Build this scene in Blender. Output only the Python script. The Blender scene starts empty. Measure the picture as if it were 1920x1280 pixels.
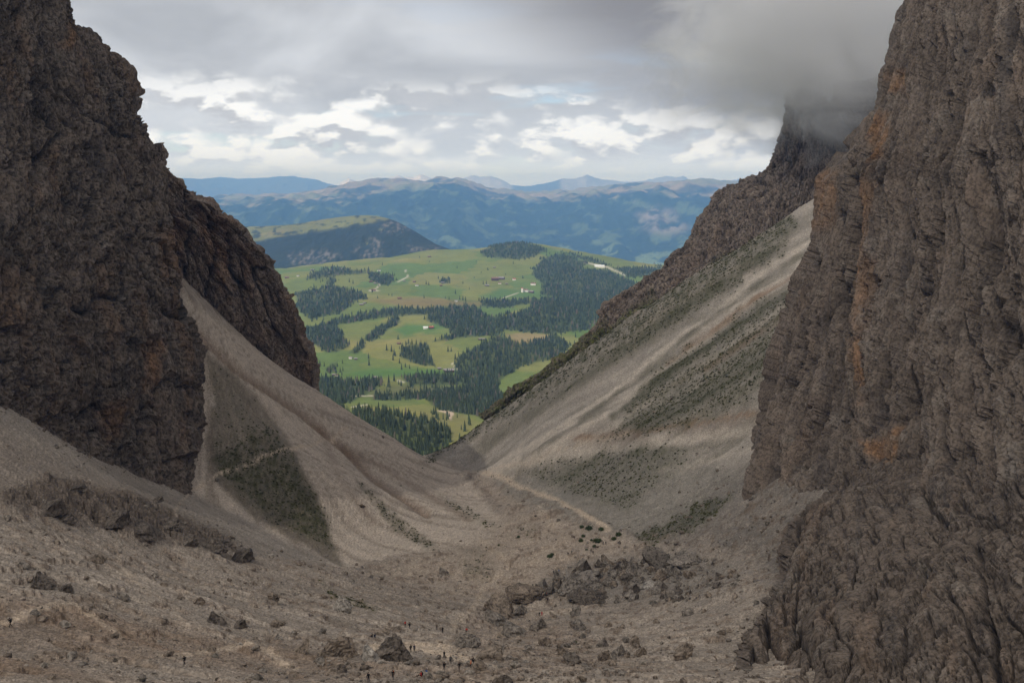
import bpy, math, random
import numpy as np
from mathutils import Vector, Euler

# ------------------------------------------------------------------ camera, sky, sun, exposure
scene = bpy.context.scene
COL = scene.collection
FPX = 1920 * 35.0 / 36.0
PITCH = math.radians(8.98)
cam_data = bpy.data.cameras.new("camera")
cam_data.lens = 35.0
cam_data.sensor_width = 36.0
cam_data.clip_start = 0.5
cam_data.clip_end = 120000.0
cam = bpy.data.objects.new("camera", cam_data)
cam.rotation_euler = (math.radians(90) - PITCH, 0, 0)
COL.objects.link(cam)
scene.camera = cam

SUN_EL = math.radians(50)
SUN_AZ = math.radians(214)        # clockwise from +Y: behind the camera, a little to the left
sun_data = bpy.data.lights.new("sun", 'SUN')
sun_data.energy = 4.5
sun_data.angle = math.radians(0.53)
sun_data.color = (1.0, 0.95, 0.87)
sun = bpy.data.objects.new("sun", sun_data)
sdir = Vector((math.sin(SUN_AZ) * math.cos(SUN_EL), math.cos(SUN_AZ) * math.cos(SUN_EL), math.sin(SUN_EL)))
sun.rotation_euler = sdir.to_track_quat('Z', 'Y').to_euler()
COL.objects.link(sun)

scene.view_settings.view_transform = 'Standard'
scene.view_settings.look = 'None'
scene.view_settings.exposure = 0.0
scene.view_settings.gamma = 1.0
scene.view_settings.use_curve_mapping = False
scene.cycles.use_denoising = True
scene.cycles.max_bounces = 8
scene.cycles.diffuse_bounces = 3
scene.cycles.transmission_bounces = 4
scene.cycles.volume_bounces = 4
scene.cycles.sample_clamp_indirect = 6.0
scene.cycles.caustics_reflective = False
scene.cycles.caustics_refractive = False


class NT:
    """small helper round a node tree"""
    def __init__(self, tree):
        self.t = tree
        tree.nodes.clear()

    def n(self, kind, **kw):
        nd = self.t.nodes.new(kind)
        ins = kw.pop('ins', {})
        for k, v in kw.items():
            setattr(nd, k, v)
        for k, v in ins.items():
            s = nd.inputs[k]
            if isinstance(v, bpy.types.NodeSocket):
                self.t.links.new(v, s)
            else:
                s.default_value = v
        return nd

    def link(self, a, b):
        self.t.links.new(a, b)

    def math(self, op, a, b=0.0, c=0.0, clamp=False):
        nd = self.t.nodes.new('ShaderNodeMath')
        nd.operation = op
        nd.use_clamp = clamp
        for i, v in enumerate((a, b, c)):
            if isinstance(v, bpy.types.NodeSocket):
                self.t.links.new(v, nd.inputs[i])
            else:
                nd.inputs[i].default_value = v
        return nd.outputs[0]

    def rng(self, v, a, b, c=0.0, d=1.0, smooth=True):
        nd = self.t.nodes.new('ShaderNodeMapRange')
        nd.interpolation_type = 'SMOOTHSTEP' if smooth else 'LINEAR'
        nd.clamp = True
        for i, x in enumerate((v, a, b, c, d)):
            if isinstance(x, bpy.types.NodeSocket):
                self.t.links.new(x, nd.inputs[i])
            else:
                nd.inputs[i].default_value = x
        return nd.outputs[0]

    def mix(self, f, a, b, mode='MIX'):
        nd = self.t.nodes.new('ShaderNodeMix')
        nd.data_type = 'RGBA'
        nd.blend_type = mode
        for sock, x in ((nd.inputs[0], f), (nd.inputs[6], a), (nd.inputs[7], b)):
            if isinstance(x, bpy.types.NodeSocket):
                self.t.links.new(x, sock)
            elif isinstance(x, (int, float)):
                sock.default_value = x
            else:
                sock.default_value = (*x[:3], 1.0)
        return nd.outputs[2]

    def noise(self, vec, scale, detail=4, rough=0.5, dist=0.0):
        nd = self.n('ShaderNodeTexNoise', ins={'Scale': scale, 'Detail': detail, 'Roughness': rough, 'Distortion': dist})
        if vec is not None:
            self.link(vec, nd.inputs['Vector'])
        return nd.outputs[0]

    def mapping(self, vec, loc=(0, 0, 0), rot=(0, 0, 0), scale=(1, 1, 1)):
        nd = self.n('ShaderNodeMapping', ins={'Location': loc, 'Rotation': rot, 'Scale': scale})
        self.link(vec, nd.inputs['Vector'])
        return nd.outputs[0]


# the sky: a physical sky seen through broken cloud, darker towards the cloud mass on the right
world = bpy.data.worlds.new("World")
scene.world = world
world.use_nodes = True
world.cycles.sampling_method = 'MANUAL'
world.cycles.sample_map_resolution = 256
w = NT(world.node_tree)
sky = w.n('ShaderNodeTexSky', sky_type='NISHITA', sun_disc=False, sun_elevation=SUN_EL, sun_rotation=SUN_AZ,
          altitude=2500.0, air_density=1.0, dust_density=1.5, ozone_density=1.0)
geo = w.n('ShaderNodeTexCoord').outputs['Generated']
sep = w.n('ShaderNodeSeparateXYZ', ins={0: geo})
dx, dy, dz = sep.outputs[0], sep.outputs[1], sep.outputs[2]
bg_sky = w.n('ShaderNodeBackground', ins={'Color': sky.outputs[0], 'Strength': 0.13})
# slow warp for wispy edges
v_soft = w.mapping(geo, scale=(3.0, 3.0, 8.0))
n_soft = w.noise(v_soft, 1.0, 5, 0.55, 0.6)
v_big = w.mapping(geo, loc=(3.1, 0.4, 1.7), scale=(1.6, 1.6, 4.0))
n_big = w.noise(v_big, 1.6, 3, 0.55, 0.3)
def puffs(up):
    """billowing heaps: rounded cells roughened by noise, sampled at a small offset upward for their shading"""
    v = w.mapping(geo, loc=(7.3, 1.9, 0.45 + 20.0 * up), scale=(9.0, 9.0, 20.0))
    nz = w.n('ShaderNodeTexNoise', ins={'Vector': v, 'Scale': 1.7, 'Detail': 5.0, 'Roughness': 0.58})
    vd = w.n('ShaderNodeVectorMath', operation='MULTIPLY_ADD', ins={0: nz.outputs['Color'], 1: (0.85, 0.85, 0.85), 2: v}).outputs[0]
    a_ = w.n('ShaderNodeTexVoronoi', feature='F1', ins={'Vector': vd, 'Scale': 1.15}).outputs['Distance']
    b_ = w.n('ShaderNodeTexVoronoi', feature='F1', ins={'Vector': vd, 'Scale': 2.9}).outputs['Distance']
    s_ = w.math('ADD', w.math('MULTIPLY', a_, -0.55), w.math('MULTIPLY', b_, -0.28))
    return w.math('ADD', w.math('ADD', s_, 0.62), w.math('MULTIPLY', nz.outputs[0], 0.55))


n_cum = puffs(0.0)
n_cum2 = puffs(0.010)
v_str = w.mapping(geo, loc=(1.3, 4.9, 2.2), scale=(3.0, 3.0, 20.0))
n_str = w.noise(v_str, 1.0, 4, 0.55, 0.2)
# base cloud tone
t_grey = w.mix(w.rng(n_soft, 0.30, 0.70), (0.43, 0.45, 0.485), (0.79, 0.82, 0.87))
t_grey = w.mix(w.math('MULTIPLY', w.rng(n_big, 0.42, 0.66), 0.55), t_grey, (0.40, 0.41, 0.435))
t_grey = w.mix(w.rng(dz, 0.03, 0.11, 0.75, 0.0), t_grey, (0.70, 0.74, 0.80))
# bright cumulus low over the horizon, sunlit above and grey below
band = w.math('MULTIPLY', w.rng(dz, -0.02, 0.006), w.rng(w.math('ADD', dz, w.math('MULTIPLY', w.math('SUBTRACT', n_big, 0.5), 0.10)), 0.06, 0.105, 1.0, 0.0))
cum = w.math('MULTIPLY', band, w.rng(n_cum, 0.33, 0.54))
lit = w.rng(w.math('SUBTRACT', n_cum, n_cum2), -0.10, 0.08)
t_cum = w.mix(lit, (0.60, 0.615, 0.65), (1.08, 1.09, 1.10))
t_cl = w.mix(cum, t_grey, t_cum)
hz = w.rng(dz, 0.006, 0.038, 0.85, 0.0)
t_cl = w.mix(hz, t_cl, (0.97, 1.02, 1.10))
# the dark cloud mass to the right, reaching down towards the ridge
edge = w.math('ADD', w.math('ADD', dx, w.math('MULTIPLY', dz, 1.1)), w.math('MULTIPLY', w.math('SUBTRACT', n_soft, 0.5), 0.34))
dark = w.math('MULTIPLY', w.rng(edge, 0.08, 0.36), w.rng(w.math('ADD', dz, w.math('MULTIPLY', w.math('SUBTRACT', n_soft, 0.5), 0.07)), 0.022, 0.085))
t_cl = w.mix(dark, t_cl, (0.275, 0.27, 0.28))
bg_cloud = w.n('ShaderNodeBackground', ins={'Color': t_cl, 'Strength': 1.0})
# gaps where blue shows, mostly between 2 and 7 degrees up
gap = w.math('MULTIPLY', w.rng(n_str, 0.54, 0.66), w.math('SUBTRACT', 1.0, w.math('MAXIMUM', dark, cum)))
gap = w.math('MULTIPLY', gap, w.rng(dz, 0.09, 0.15, 0.6, 0.15))
cover = w.math('SUBTRACT', 1.0, gap)
mixs = w.n('ShaderNodeMixShader', ins={0: cover, 1: bg_sky.outputs[0], 2: bg_cloud.outputs[0]})
w.n('ShaderNodeOutputWorld', ins={'Surface': mixs.outputs[0]})

# ------------------------------------------------------------------ helpers
rng = np.random.default_rng(7)
random.seed(7)
_perm = np.random.default_rng(3).permutation(256).astype(np.int32)
_perm = np.concatenate([_perm, _perm, _perm])
_grad = np.random.default_rng(5).normal(size=(256, 3)).astype(np.float32)
_grad /= np.linalg.norm(_grad, axis=1)[:, None]
_rnd = np.random.default_rng(9).random((256, 4)).astype(np.float32)


def perlin(p):
    p = np.asarray(p, np.float32)
    i = np.floor(p).astype(np.int32)
    f = p - i
    i &= 255
    u = f * f * f * (f * (f * 6 - 15) + 10)
    out = 0
    for ax in (0, 1):
        wx = u[:, 0] if ax else 1 - u[:, 0]
        hx = _perm[i[:, 0] + ax]
        for ay in (0, 1):
            wy = wx * (u[:, 1] if ay else 1 - u[:, 1])
            hy = _perm[hx + i[:, 1] + ay]
            for az in (0, 1):
                wz = wy * (u[:, 2] if az else 1 - u[:, 2])
                g = _grad[_perm[hy + i[:, 2] + az] & 255]
                out = out + wz * (g[:, 0] * (f[:, 0] - ax) + g[:, 1] * (f[:, 1] - ay) + g[:, 2] * (f[:, 2] - az))
    return out * 1.6


def fbm(p, octaves=4, gain=0.5, lac=2.03, ridged=False):
    p = np.asarray(p, np.float32)
    a, s, o = 1.0, 0.0, 0.0
    for k in range(octaves):
        n = perlin(p + 17.3 * k)
        if ridged:
            n = 1 - 2 * np.abs(n)
        o = o + a * n
        s += a
        a *= gain
        p = p * lac
    return o / s


def cells(p):
    """nearest and second-nearest cell distance and a random number per cell"""
    p = np.asarray(p, np.float32)
    b = np.floor(p - 0.5).astype(np.int32)
    d1 = np.full(len(p), 9.0, np.float32)
    d2 = d1.copy()
    idn = np.zeros(len(p), np.float32)
    for ax in (0, 1):
        for ay in (0, 1):
            for az in (0, 1):
                c = b + np.array([ax, ay, az], np.int32)
                h = _perm[_perm[_perm[c[:, 0] & 255] + (c[:, 1] & 255)] + (c[:, 2] & 255)] & 255
                q = c + 0.15 + 0.7 * _rnd[h, :3] - p
                d = np.sqrt((q * q).sum(1))
                near = d < d1
                d2 = np.where(near, d1, np.minimum(d2, d))
                idn = np.where(near, _rnd[h, 3], idn)
                d1 = np.where(near, d, d1)
    return d1, d2, idn


def facets(p):
    """flat-faced blocks: each cell is a plane tilted its own way, stepped against its neighbours"""
    p = np.asarray(p, np.float32)
    b = np.floor(p - 0.5).astype(np.int32)
    d1 = np.full(len(p), 9.0, np.float32)
    val = np.zeros(len(p), np.float32)
    for ax in (0, 1):
        for ay in (0, 1):
            for az in (0, 1):
                c = b + np.array([ax, ay, az], np.int32)
                h = _perm[_perm[_perm[c[:, 0] & 255] + (c[:, 1] & 255)] + (c[:, 2] & 255)] & 255
                q = c + 0.15 + 0.7 * _rnd[h, :3] - p
                d = (q * q).sum(1)
                near = d < d1
                val = np.where(near, (q * _grad[h]).sum(1) + 0.7 * (_rnd[h, 3] - 0.5), val)
                d1 = np.where(near, d, d1)
    return val


def sstep(x, a, b):
    t = np.clip((x - a) / (b - a), 0, 1)
    return t * t * (3 - 2 * t)


def ray(px, py):
    """direction through a point of the picture, scaled to one metre of forward distance"""
    a = (np.asarray(px, float) - 960) / FPX
    b = (np.asarray(py, float) - 640) / FPX
    c, s = math.cos(PITCH), math.sin(PITCH)
    yy = c - b * s
    return a / yy, (-s - b * c) / yy


def P(px, py, d):
    rx, rz = ray(px, py)
    return np.stack([rx * d, np.asarray(d, float) + 0 * rx, rz * d], -1)


def proj(v):
    c, s = math.cos(PITCH), math.sin(PITCH)
    dep = v[..., 1] * c - v[..., 2] * s
    up = v[..., 1] * s + v[..., 2] * c
    dep = np.maximum(dep, 1e-3)
    return 960 + FPX * v[..., 0] / dep, 640 - FPX * up / dep


def poly_mask(px, py, poly, feather):
    """1 inside the outline, 0 outside, soft across the feather width"""
    poly = np.asarray(poly, float)
    x, y = px.ravel(), py.ravel()
    out = np.zeros(len(x), np.float32)
    m = feather + 2
    sel = np.nonzero((x > poly[:, 0].min() - m) & (x < poly[:, 0].max() + m) & (y > poly[:, 1].min() - m) & (y < poly[:, 1].max() + m))[0]
    if len(sel) == 0:
        return out.reshape(px.shape)
    x, y = x[sel], y[sel]
    inside = np.zeros(len(x), bool)
    dist = np.full(len(x), 1e9)
    n = len(poly)
    for k in range(n):
        ax, ay = poly[k]
        bx, by = poly[(k + 1) % n]
        cond = (ay > y) != (by > y)
        with np.errstate(divide='ignore', invalid='ignore'):
            xi = (bx - ax) * (y - ay) / (by - ay if by != ay else 1e-9) + ax
        inside ^= cond & (x < xi)
        l2 = (bx - ax) ** 2 + (by - ay) ** 2 + 1e-9
        t = np.clip(((x - ax) * (bx - ax) + (y - ay) * (by - ay)) / l2, 0, 1)
        dist = np.minimum(dist, np.hypot(x - ax - t * (bx - ax), y - ay - t * (by - ay)))
    sd = np.where(inside, dist, -dist)
    out[sel] = sstep(sd, -feather, feather)
    return out.reshape(px.shape)


def line_mask(px, py, line, width, feather):
    x, y = px.ravel(), py.ravel()
    dist = np.full(len(x), 1e9)
    for (ax, ay), (bx, by) in zip(line[:-1], line[1:]):
        l2 = (bx - ax) ** 2 + (by - ay) ** 2 + 1e-9
        t = np.clip(((x - ax) * (bx - ax) + (y - ay) * (by - ay)) / l2, 0, 1)
        dist = np.minimum(dist, np.hypot(x - ax - t * (bx - ax), y - ay - t * (by - ay)))
    return (1 - sstep(dist, width - feather, width + feather)).reshape(px.shape)


def raw_mesh(name, verts, faces, cols=None, smooth=True):
    """faces: (n,3) or (n,4) int array"""
    me = bpy.data.meshes.new(name)
    verts = np.asarray(verts, np.float32).reshape(-1, 3)
    faces = np.asarray(faces, np.int32)
    k = faces.shape[1]
    me.vertices.add(len(verts))
    me.vertices.foreach_set("co", verts.ravel())
    me.loops.add(faces.size)
    me.loops.foreach_set("vertex_index", faces.ravel())
    me.polygons.add(len(faces))
    me.polygons.foreach_set("loop_start", np.arange(0, faces.size, k, dtype=np.int32))
    me.polygons.foreach_set("use_smooth", np.full(len(faces), smooth, bool))
    if cols is not None:
        at = me.attributes.new("tint", 'FLOAT_COLOR', 'POINT')
        c = np.ones((len(verts), 4), np.float32)
        c[:, :cols.shape[-1]] = cols.reshape(len(verts), -1)
        at.data.foreach_set("color", c.ravel())
    me.update(calc_edges=True)
    return me


def grid_faces(nr, nc):
    a = np.arange(nr * nc).reshape(nr, nc)
    return np.stack([a[:-1, :-1], a[:-1, 1:], a[1:, 1:], a[1:, :-1]], -1).reshape(-1, 4)


def obj(name, me, mat=None, parent=None, label=None, cat=None, group=None, kind=None):
    o = bpy.data.objects.new(name, me)
    COL.objects.link(o)
    if mat is not None and me is not None and not me.materials:
        me.materials.append(mat)
    if parent is not None:
        o.parent = parent
    for k, v in (("label", label), ("category", cat), ("group", group), ("kind", kind)):
        if v:
            o[k] = v
    return o


def blur(a, n):
    for _ in range(n):
        for ax in (0, 1):
            b = np.concatenate([np.take(a, [0], ax), a, np.take(a, [-1], ax)], ax)
            m = a.shape[ax]
            a = 0.25 * np.take(b, range(0, m), ax) + 0.5 * np.take(b, range(1, m + 1), ax) + 0.25 * np.take(b, range(2, m + 2), ax)
    return a


def sheet(ctrl, nr, nc, soft=3):
    """a smooth surface through rows of (picture x, picture y, distance)"""
    c = np.array(ctrl, float)
    R, K, _ = c.shape

    def param(ax):
        d = np.abs(np.diff(c[..., :2], axis=ax)).sum(-1)
        d = d.mean(1 - ax) + 8
        t = np.concatenate([[0], np.cumsum(d)])
        return t / t[-1]
    tr, tc = param(0), param(1)
    ur, uc = np.linspace(0, 1, nr), np.linspace(0, 1, nc)
    tmp = np.empty((nr, K, 3))
    for k in range(K):
        for j in range(3):
            tmp[:, k, j] = np.interp(ur, tr, c[:, k, j])
    out = np.empty((nr, nc, 3))
    for j in range(3):
        for r in range(nr):
            out[r, :, j] = np.interp(uc, tc, tmp[r, :, j])
    if soft:
        out = blur(out, soft)
    return P(out[..., 0], out[..., 1], out[..., 2])


def normals(V):
    du = np.gradient(V, axis=1)
    dv = np.gradient(V, axis=0)
    n = np.cross(du, dv)
    n /= np.linalg.norm(n, axis=-1)[..., None] + 1e-9
    s = -np.sign((n * V).sum(-1).mean())
    return n * s


class TPS:
    """thin-plate height surface z(x, y) through scattered points"""
    def __init__(self, pts, lam=0.0, scale=100.0):
        p = np.asarray(pts, float)
        self.c, self.s = p[:, :2] / scale, scale
        n = len(p)
        K = self.k(np.linalg.norm(self.c[:, None] - self.c[None], axis=-1)) + lam * np.eye(n)
        A = np.zeros((n + 3, n + 3))
        A[:n, :n] = K
        A[:n, n] = A[n, :n] = 1
        A[:n, n + 1:] = self.c
        A[n + 1:, :n] = self.c.T
        self.w = np.linalg.solve(A, np.concatenate([p[:, 2], np.zeros(3)]))

    @staticmethod
    def k(r):
        return np.where(r > 1e-9, r * r * np.log(np.maximum(r, 1e-9)), 0)

    def __call__(self, x, y):
        x, y = np.asarray(x, float) / self.s, np.asarray(y, float) / self.s
        sh = x.shape
        x, y = x.ravel(), y.ravel()
        n = len(self.c)
        out = self.w[n] + self.w[n + 1] * x + self.w[n + 2] * y
        for j in range(n):
            r2 = (x - self.c[j, 0]) ** 2 + (y - self.c[j, 1]) ** 2
            out += self.w[j] * 0.5 * r2 * np.log(np.maximum(r2, 1e-12))
        return out.reshape(sh)


class Height:
    """bilinear look-up into a finished (wedge-shaped) height grid"""
    def __init__(self, X, lnY, Z):
        self.X, self.L, self.Z = X, lnY, Z

    def __call__(self, x, y):
        x, y = np.asarray(x, float), np.asarray(y, float)
        r = np.interp(np.log(np.maximum(y, 1)), self.L, np.arange(len(self.L)))
        c = np.interp(x / np.maximum(y, 1), self.X, np.arange(len(self.X)))
        r0 = np.minimum(r.astype(int), len(self.L) - 2)
        c0 = np.minimum(c.astype(int), len(self.X) - 2)
        fr, fc = r - r0, c - c0
        Z = self.Z
        return (Z[r0, c0] * (1 - fr) * (1 - fc) + Z[r0 + 1, c0] * fr * (1 - fc) + Z[r0, c0 + 1] * (1 - fr) * fc + Z[r0 + 1, c0 + 1] * fr * fc)

    def hit(self, px, py, dmin, dmax, n=1500):
        """where the line of sight through a picture point first meets the ground"""
        d = np.exp(np.linspace(math.log(dmin), math.log(dmax), n))
        q = P(np.full(n, px), np.full(n, py), d)
        under = q[:, 2] < self(q[:, 0], q[:, 1])
        k = int(np.argmax(under)) if under.any() else n - 1
        if k > 0 and under.any():
            lo, hi = d[k - 1], d[k]
            for _ in range(20):
                m = 0.5 * (lo + hi)
                s = P(px, py, m)
                if s[2] < self(s[0], s[1]):
                    hi = m
                else:
                    lo = m
            return P(px, py, hi)
        return q[k]


def box_mesh(name, lo, hi):
    v = np.array([(x, y, z) for x in (lo[0], hi[0]) for y in (lo[1], hi[1]) for z in (lo[2], hi[2])], float)
    f = [(0, 1, 3, 2), (4, 6, 7, 5), (0, 4, 5, 1), (2, 3, 7, 6), (0, 2, 6, 4), (1, 5, 7, 3)]
    return raw_mesh(name, v, np.array(f), smooth=False)



# ------------------------------------------------------------------ materials of the land
def land_mat(name, speck=0.35, fine=1.4, bump=0.6, dist=0.5, coarse=0.12, vor=0.0, stretch=(1, 1, 1), rough=0.95, pebble=0.0, pit_shade=0.0, tilt=0.0):
    """ground or rock: the surface's own colour from the 'tint' attribute, stone grain and fine relief from noise"""
    m = bpy.data.materials.new(name)
    m.use_nodes = True
    t = NT(m.node_tree)
    pos = t.n('ShaderNodeNewGeometry').outputs['Position']
    mp = t.n('ShaderNodeMapping', vector_type='TEXTURE', ins={'Rotation': (0, math.radians(tilt), 0), 'Scale': tuple(1 / s for s in stretch)})
    t.link(pos, mp.inputs['Vector'])
    vec = mp.outputs[0]
    tint = t.n('ShaderNodeAttribute', attribute_name='tint').outputs['Color']
    n1 = t.noise(vec, fine, 6, 0.65, 0.3)
    n2 = t.noise(vec, coarse, 5, 0.6, 0.4)
    n3 = t.noise(vec, fine * 0.28, 5, 0.62, 0.5)
    g = t.math('ADD', t.math('MULTIPLY', t.math('SUBTRACT', n1, 0.5), speck * 2.2), 1.0)
    g = t.math('MULTIPLY', g, t.math('ADD', t.math('MULTIPLY', t.math('SUBTRACT', n2, 0.5), speck * 1.1), 1.0))
    g = t.math('MULTIPLY', g, t.math('ADD', t.math('MULTIPLY', t.math('SUBTRACT', n3, 0.5), speck * 1.4), 1.0))
    if pit_shade:
        g = t.math('MULTIPLY', g, t.rng(n1, 0.38, 0.55, 1.0 - pit_shade, 1.12))  # hollows of the bump darkened in the colour, as painted shade
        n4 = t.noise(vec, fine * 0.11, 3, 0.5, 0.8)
        g = t.math('MULTIPLY', g, t.rng(t.math('ABSOLUTE', t.math('SUBTRACT', n4, 0.5)), 0.0, 0.014, 1.0 - 0.7 * pit_shade, 1.0))  # thin crevice shade painted as dark lines
    if pebble:
        for sc, k in ((fine * 2.4, pebble), (fine * 1.1, pebble * 0.45)):
            vp = t.n('ShaderNodeTexVoronoi', feature='F1', ins={'Scale': sc})
            t.link(vec, vp.inputs['Vector'])
            cr = t.n('ShaderNodeSeparateColor', ins={0: vp.outputs['Color']}).outputs[0]
            g = t.math('MULTIPLY', g, t.math('ADD', t.math('MULTIPLY', t.math('SUBTRACT', cr, 0.5), 2.0 * k), 1.0))
    comb = t.n('ShaderNodeCombineColor', ins={0: g, 1: g, 2: g}).outputs[0]
    colr = t.mix(1.0, tint, comb, 'MULTIPLY')
    h = t.math('ADD', n1, t.math('MULTIPLY', n3, 1.5))
    if vor:
        vo = t.n('ShaderNodeTexVoronoi', feature='F1', ins={'Scale': fine * 0.8})
        t.link(vec, vo.inputs['Vector'])
        h = t.math('ADD', h, t.math('MULTIPLY', vo.outputs['Distance'], -vor))
    b = t.n('ShaderNodeBump', ins={'Strength': bump, 'Distance': dist, 'Height': h})
    bs = t.n('ShaderNodeBsdfPrincipled', ins={'Base Color': colr, 'Roughness': rough, 'Specular IOR Level': 0.15, 'Normal': b.outputs[0]})
    t.n('ShaderNodeOutputMaterial', ins={'Surface': bs.outputs[0]})
    return m


M_SCREE = land_mat('scree', 0.34, 1.1, 0.9, 0.5, 0.10, 0.6, pebble=0.32)
M_ROCK = land_mat('cliff_rock', 0.42, 0.85, 1.0, 1.5, 0.06, 0.0, (1, 1, 0.6), pit_shade=0.42)
M_ROCKR = land_mat('slanting_cliff_rock', 0.36, 1.1, 0.7, 0.9, 0.06, 0.0, (1, 1, 0.6), pit_shade=0.34, tilt=20)
M_ROCKB = land_mat('slab_rock', 0.40, 1.1, 0.8, 0.9, 0.08, 0.0, (1, 1, 0.42), pit_shade=0.40, tilt=46)
M_FARROCK = land_mat('ridge_rock', 0.40, 0.5, 0.9, 2.2, 0.04, 0.0, (1, 1, 0.5), pit_shade=0.6)
M_MEADOW = land_mat('meadow', 0.22, 0.09, 0.35, 2.0, 0.006)
M_HILL = land_mat('far_hill', 0.40, 0.012, 0.5, 18.0, 0.0012)
M_STONE = land_mat('boulder_stone', 0.40, 1.3, 0.9, 0.6, 0.15, 0.0, pit_shade=0.5)

SCREE = np.array([0.318, 0.270, 0.224])
GREYSCREE = np.array([0.405, 0.362, 0.312])
SOIL = np.array([0.215, 0.150, 0.105])
TURF = np.array([0.050, 0.056, 0.022])
ROCK = np.array([0.172, 0.138, 0.112])
OCHRE = np.array([0.300, 0.170, 0.090])
DARKROCK = np.array([0.085, 0.074, 0.068])  # dark rock streaks; made darker, also the shade painted into cliff cracks
PALEROCK = np.array([0.270, 0.235, 0.200])


def lerp(c, to, m):
    return c + (to - c) * np.clip(m, 0, 1)[..., None]


# ------------------------------------------------------------------ the valley floor and its scree slopes
G = [  # picture x, picture y, forward distance
    (700, 1270, 178), (345, 1238, 172), (20, 1167, 172), (0, 1280, 140), (960, 1280, 176), (1200, 1280, 186),
    (950, 1200, 285), (1000, 1150, 365), (1000, 1070, 425), (850, 1080, 415), (1100, 1030, 450), (700, 1100, 360),
    (700, 1180, 250), (520, 1150, 240), (640, 1062, 420), (800, 1150, 310),
    (0, 960, 250), (150, 1000, 268), (300, 1060, 280), (460, 1045, 325), (150, 1090, 205), (400, 1150, 218),
    # bank under the left cliff
    (0, 900, 280), (120, 930, 288), (250, 965, 305), (400, 1010, 340), (0, 830, 312), (150, 880, 335), (300, 940, 380),
    (0, 760, 346), (150, 845, 398), (350, 920, 452), (470, 1000, 405), (560, 1035, 415), (-250, 760, 290), (-250, 960, 220),
    # talus cone on the left
    (345, 580, 560), (370, 700, 545), (375, 850, 500), (480, 800, 535), (550, 900, 500), (620, 1040, 445), (460, 760, 565),
    (700, 900, 590), (640, 980, 500), (720, 1040, 455), (800, 1012, 490), (930, 1000, 500), (840, 950, 590), (900, 960, 570),
    (460, 650, 640), (600, 735, 720), (720, 810, 768), (830, 870, 800), (600, 820, 640), (750, 880, 680),
    # neck, trail and right slope
    (870, 890, 805), (940, 950, 600), (960, 905, 715), (1040, 940, 610), (1120, 985, 500), (1160, 1005, 470),
    (1000, 850, 720), (1200, 820, 625), (1100, 900, 640), (1250, 900, 545), (1350, 850, 545), (1430, 800, 535), (1400, 900, 470), (1300, 950, 480), (1200, 1010, 455),
    (1400, 1000, 400), (1480, 1000, 370), (1520, 945, 400), (1450, 1100, 300), (1380, 1150, 285), (1300, 1200, 262),
    (1400, 1262, 215), (1500, 1262, 212), (1600, 1262, 212), (1300, 1100, 350), (1200, 1080, 395), (1200, 1150, 330),
    (1520, 450, 820), (1480, 590, 690), (1450, 700, 590), (1300, 600, 790), (1300, 720, 690), (1150, 720, 770), (1000, 790, 800), (1620, 640, 560), (1700, 800, 440),
    # the rib closing the right slope
    (800, 862, 890), (900, 795, 890), (1000, 728, 890), (1100, 662, 893), (1200, 592, 896), (1290, 532, 900), (1400, 462, 905), (1520, 385, 915), (1650, 320, 900),
]
gp = np.array([P(a, b, c) for a, b, c in G])
extra = [(0, 3, -2.2), (0, 60, -38), (-40, 40, -26), (40, 40, -26), (0, 110, -66), (-90, 100, -60), (90, 110, -68), (190, 165, -116), (150, 130, -98), (260, 230, -140),
         (-260, 300, -40), (-150, 860, -255), (-80, 960, -320), (30, 1000, -330), (-350, 760, -60), (-230, 760, -130), (-330, 560, 10),
         (140, 1000, -240), (260, 1010, -160), (360, 1010, -110), (0, 1150, -400), (-250, 1100, -400), (250, 1150, -330), (480, 1150, -230),
         (450, 1000, -30), (500, 800, 60), (420, 560, 0), (330, 380, -90)]
tps = TPS(np.vstack([gp, np.array(extra, float)]), lam=0.002)

NC, NR = 740, 350
gX = np.linspace(-0.68, 0.68, NC)
gL = np.concatenate([np.linspace(math.log(4), math.log(115), 40, endpoint=False), np.linspace(math.log(115), math.log(1180), NR)])
XX, LL = np.meshgrid(gX, gL)
gy = np.exp(LL)
gx = XX * gy
cx = np.linspace(-0.68, 0.68, 160)
cl = np.linspace(gL[0], gL[-1], 200)
cXX, cLL = np.meshgrid(cx, cl)
cz = tps(cXX * np.exp(cLL), np.exp(cLL))
gz = Height(cx, cl, cz)(gx, gy)
base_px, base_py = proj(np.stack([gx, gy, gz], -1))


def pts2(x, y, sx, sy, k=0.0):
    return np.stack([x.ravel() / sx, y.ravel() / sy, np.full(x.size, k)], -1)


sh = gx.shape
f1 = fbm(pts2(gx, gy, 28, 28), 5, 0.5).reshape(sh)
f2 = fbm(pts2(gx, gy, 5, 5, 3.3), 4, 0.55).reshape(sh)
wob = fbm(pts2(base_px, base_py, 45, 45, 7.7), 4, 0.55).reshape(sh)
wob2 = fbm(pts2(base_px, base_py, 9, 9, 2.7), 3, 0.6).reshape(sh)
qx, qy = base_px + 10 * wob + 3 * wob2, base_py + 8 * wob + 3 * wob2

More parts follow.
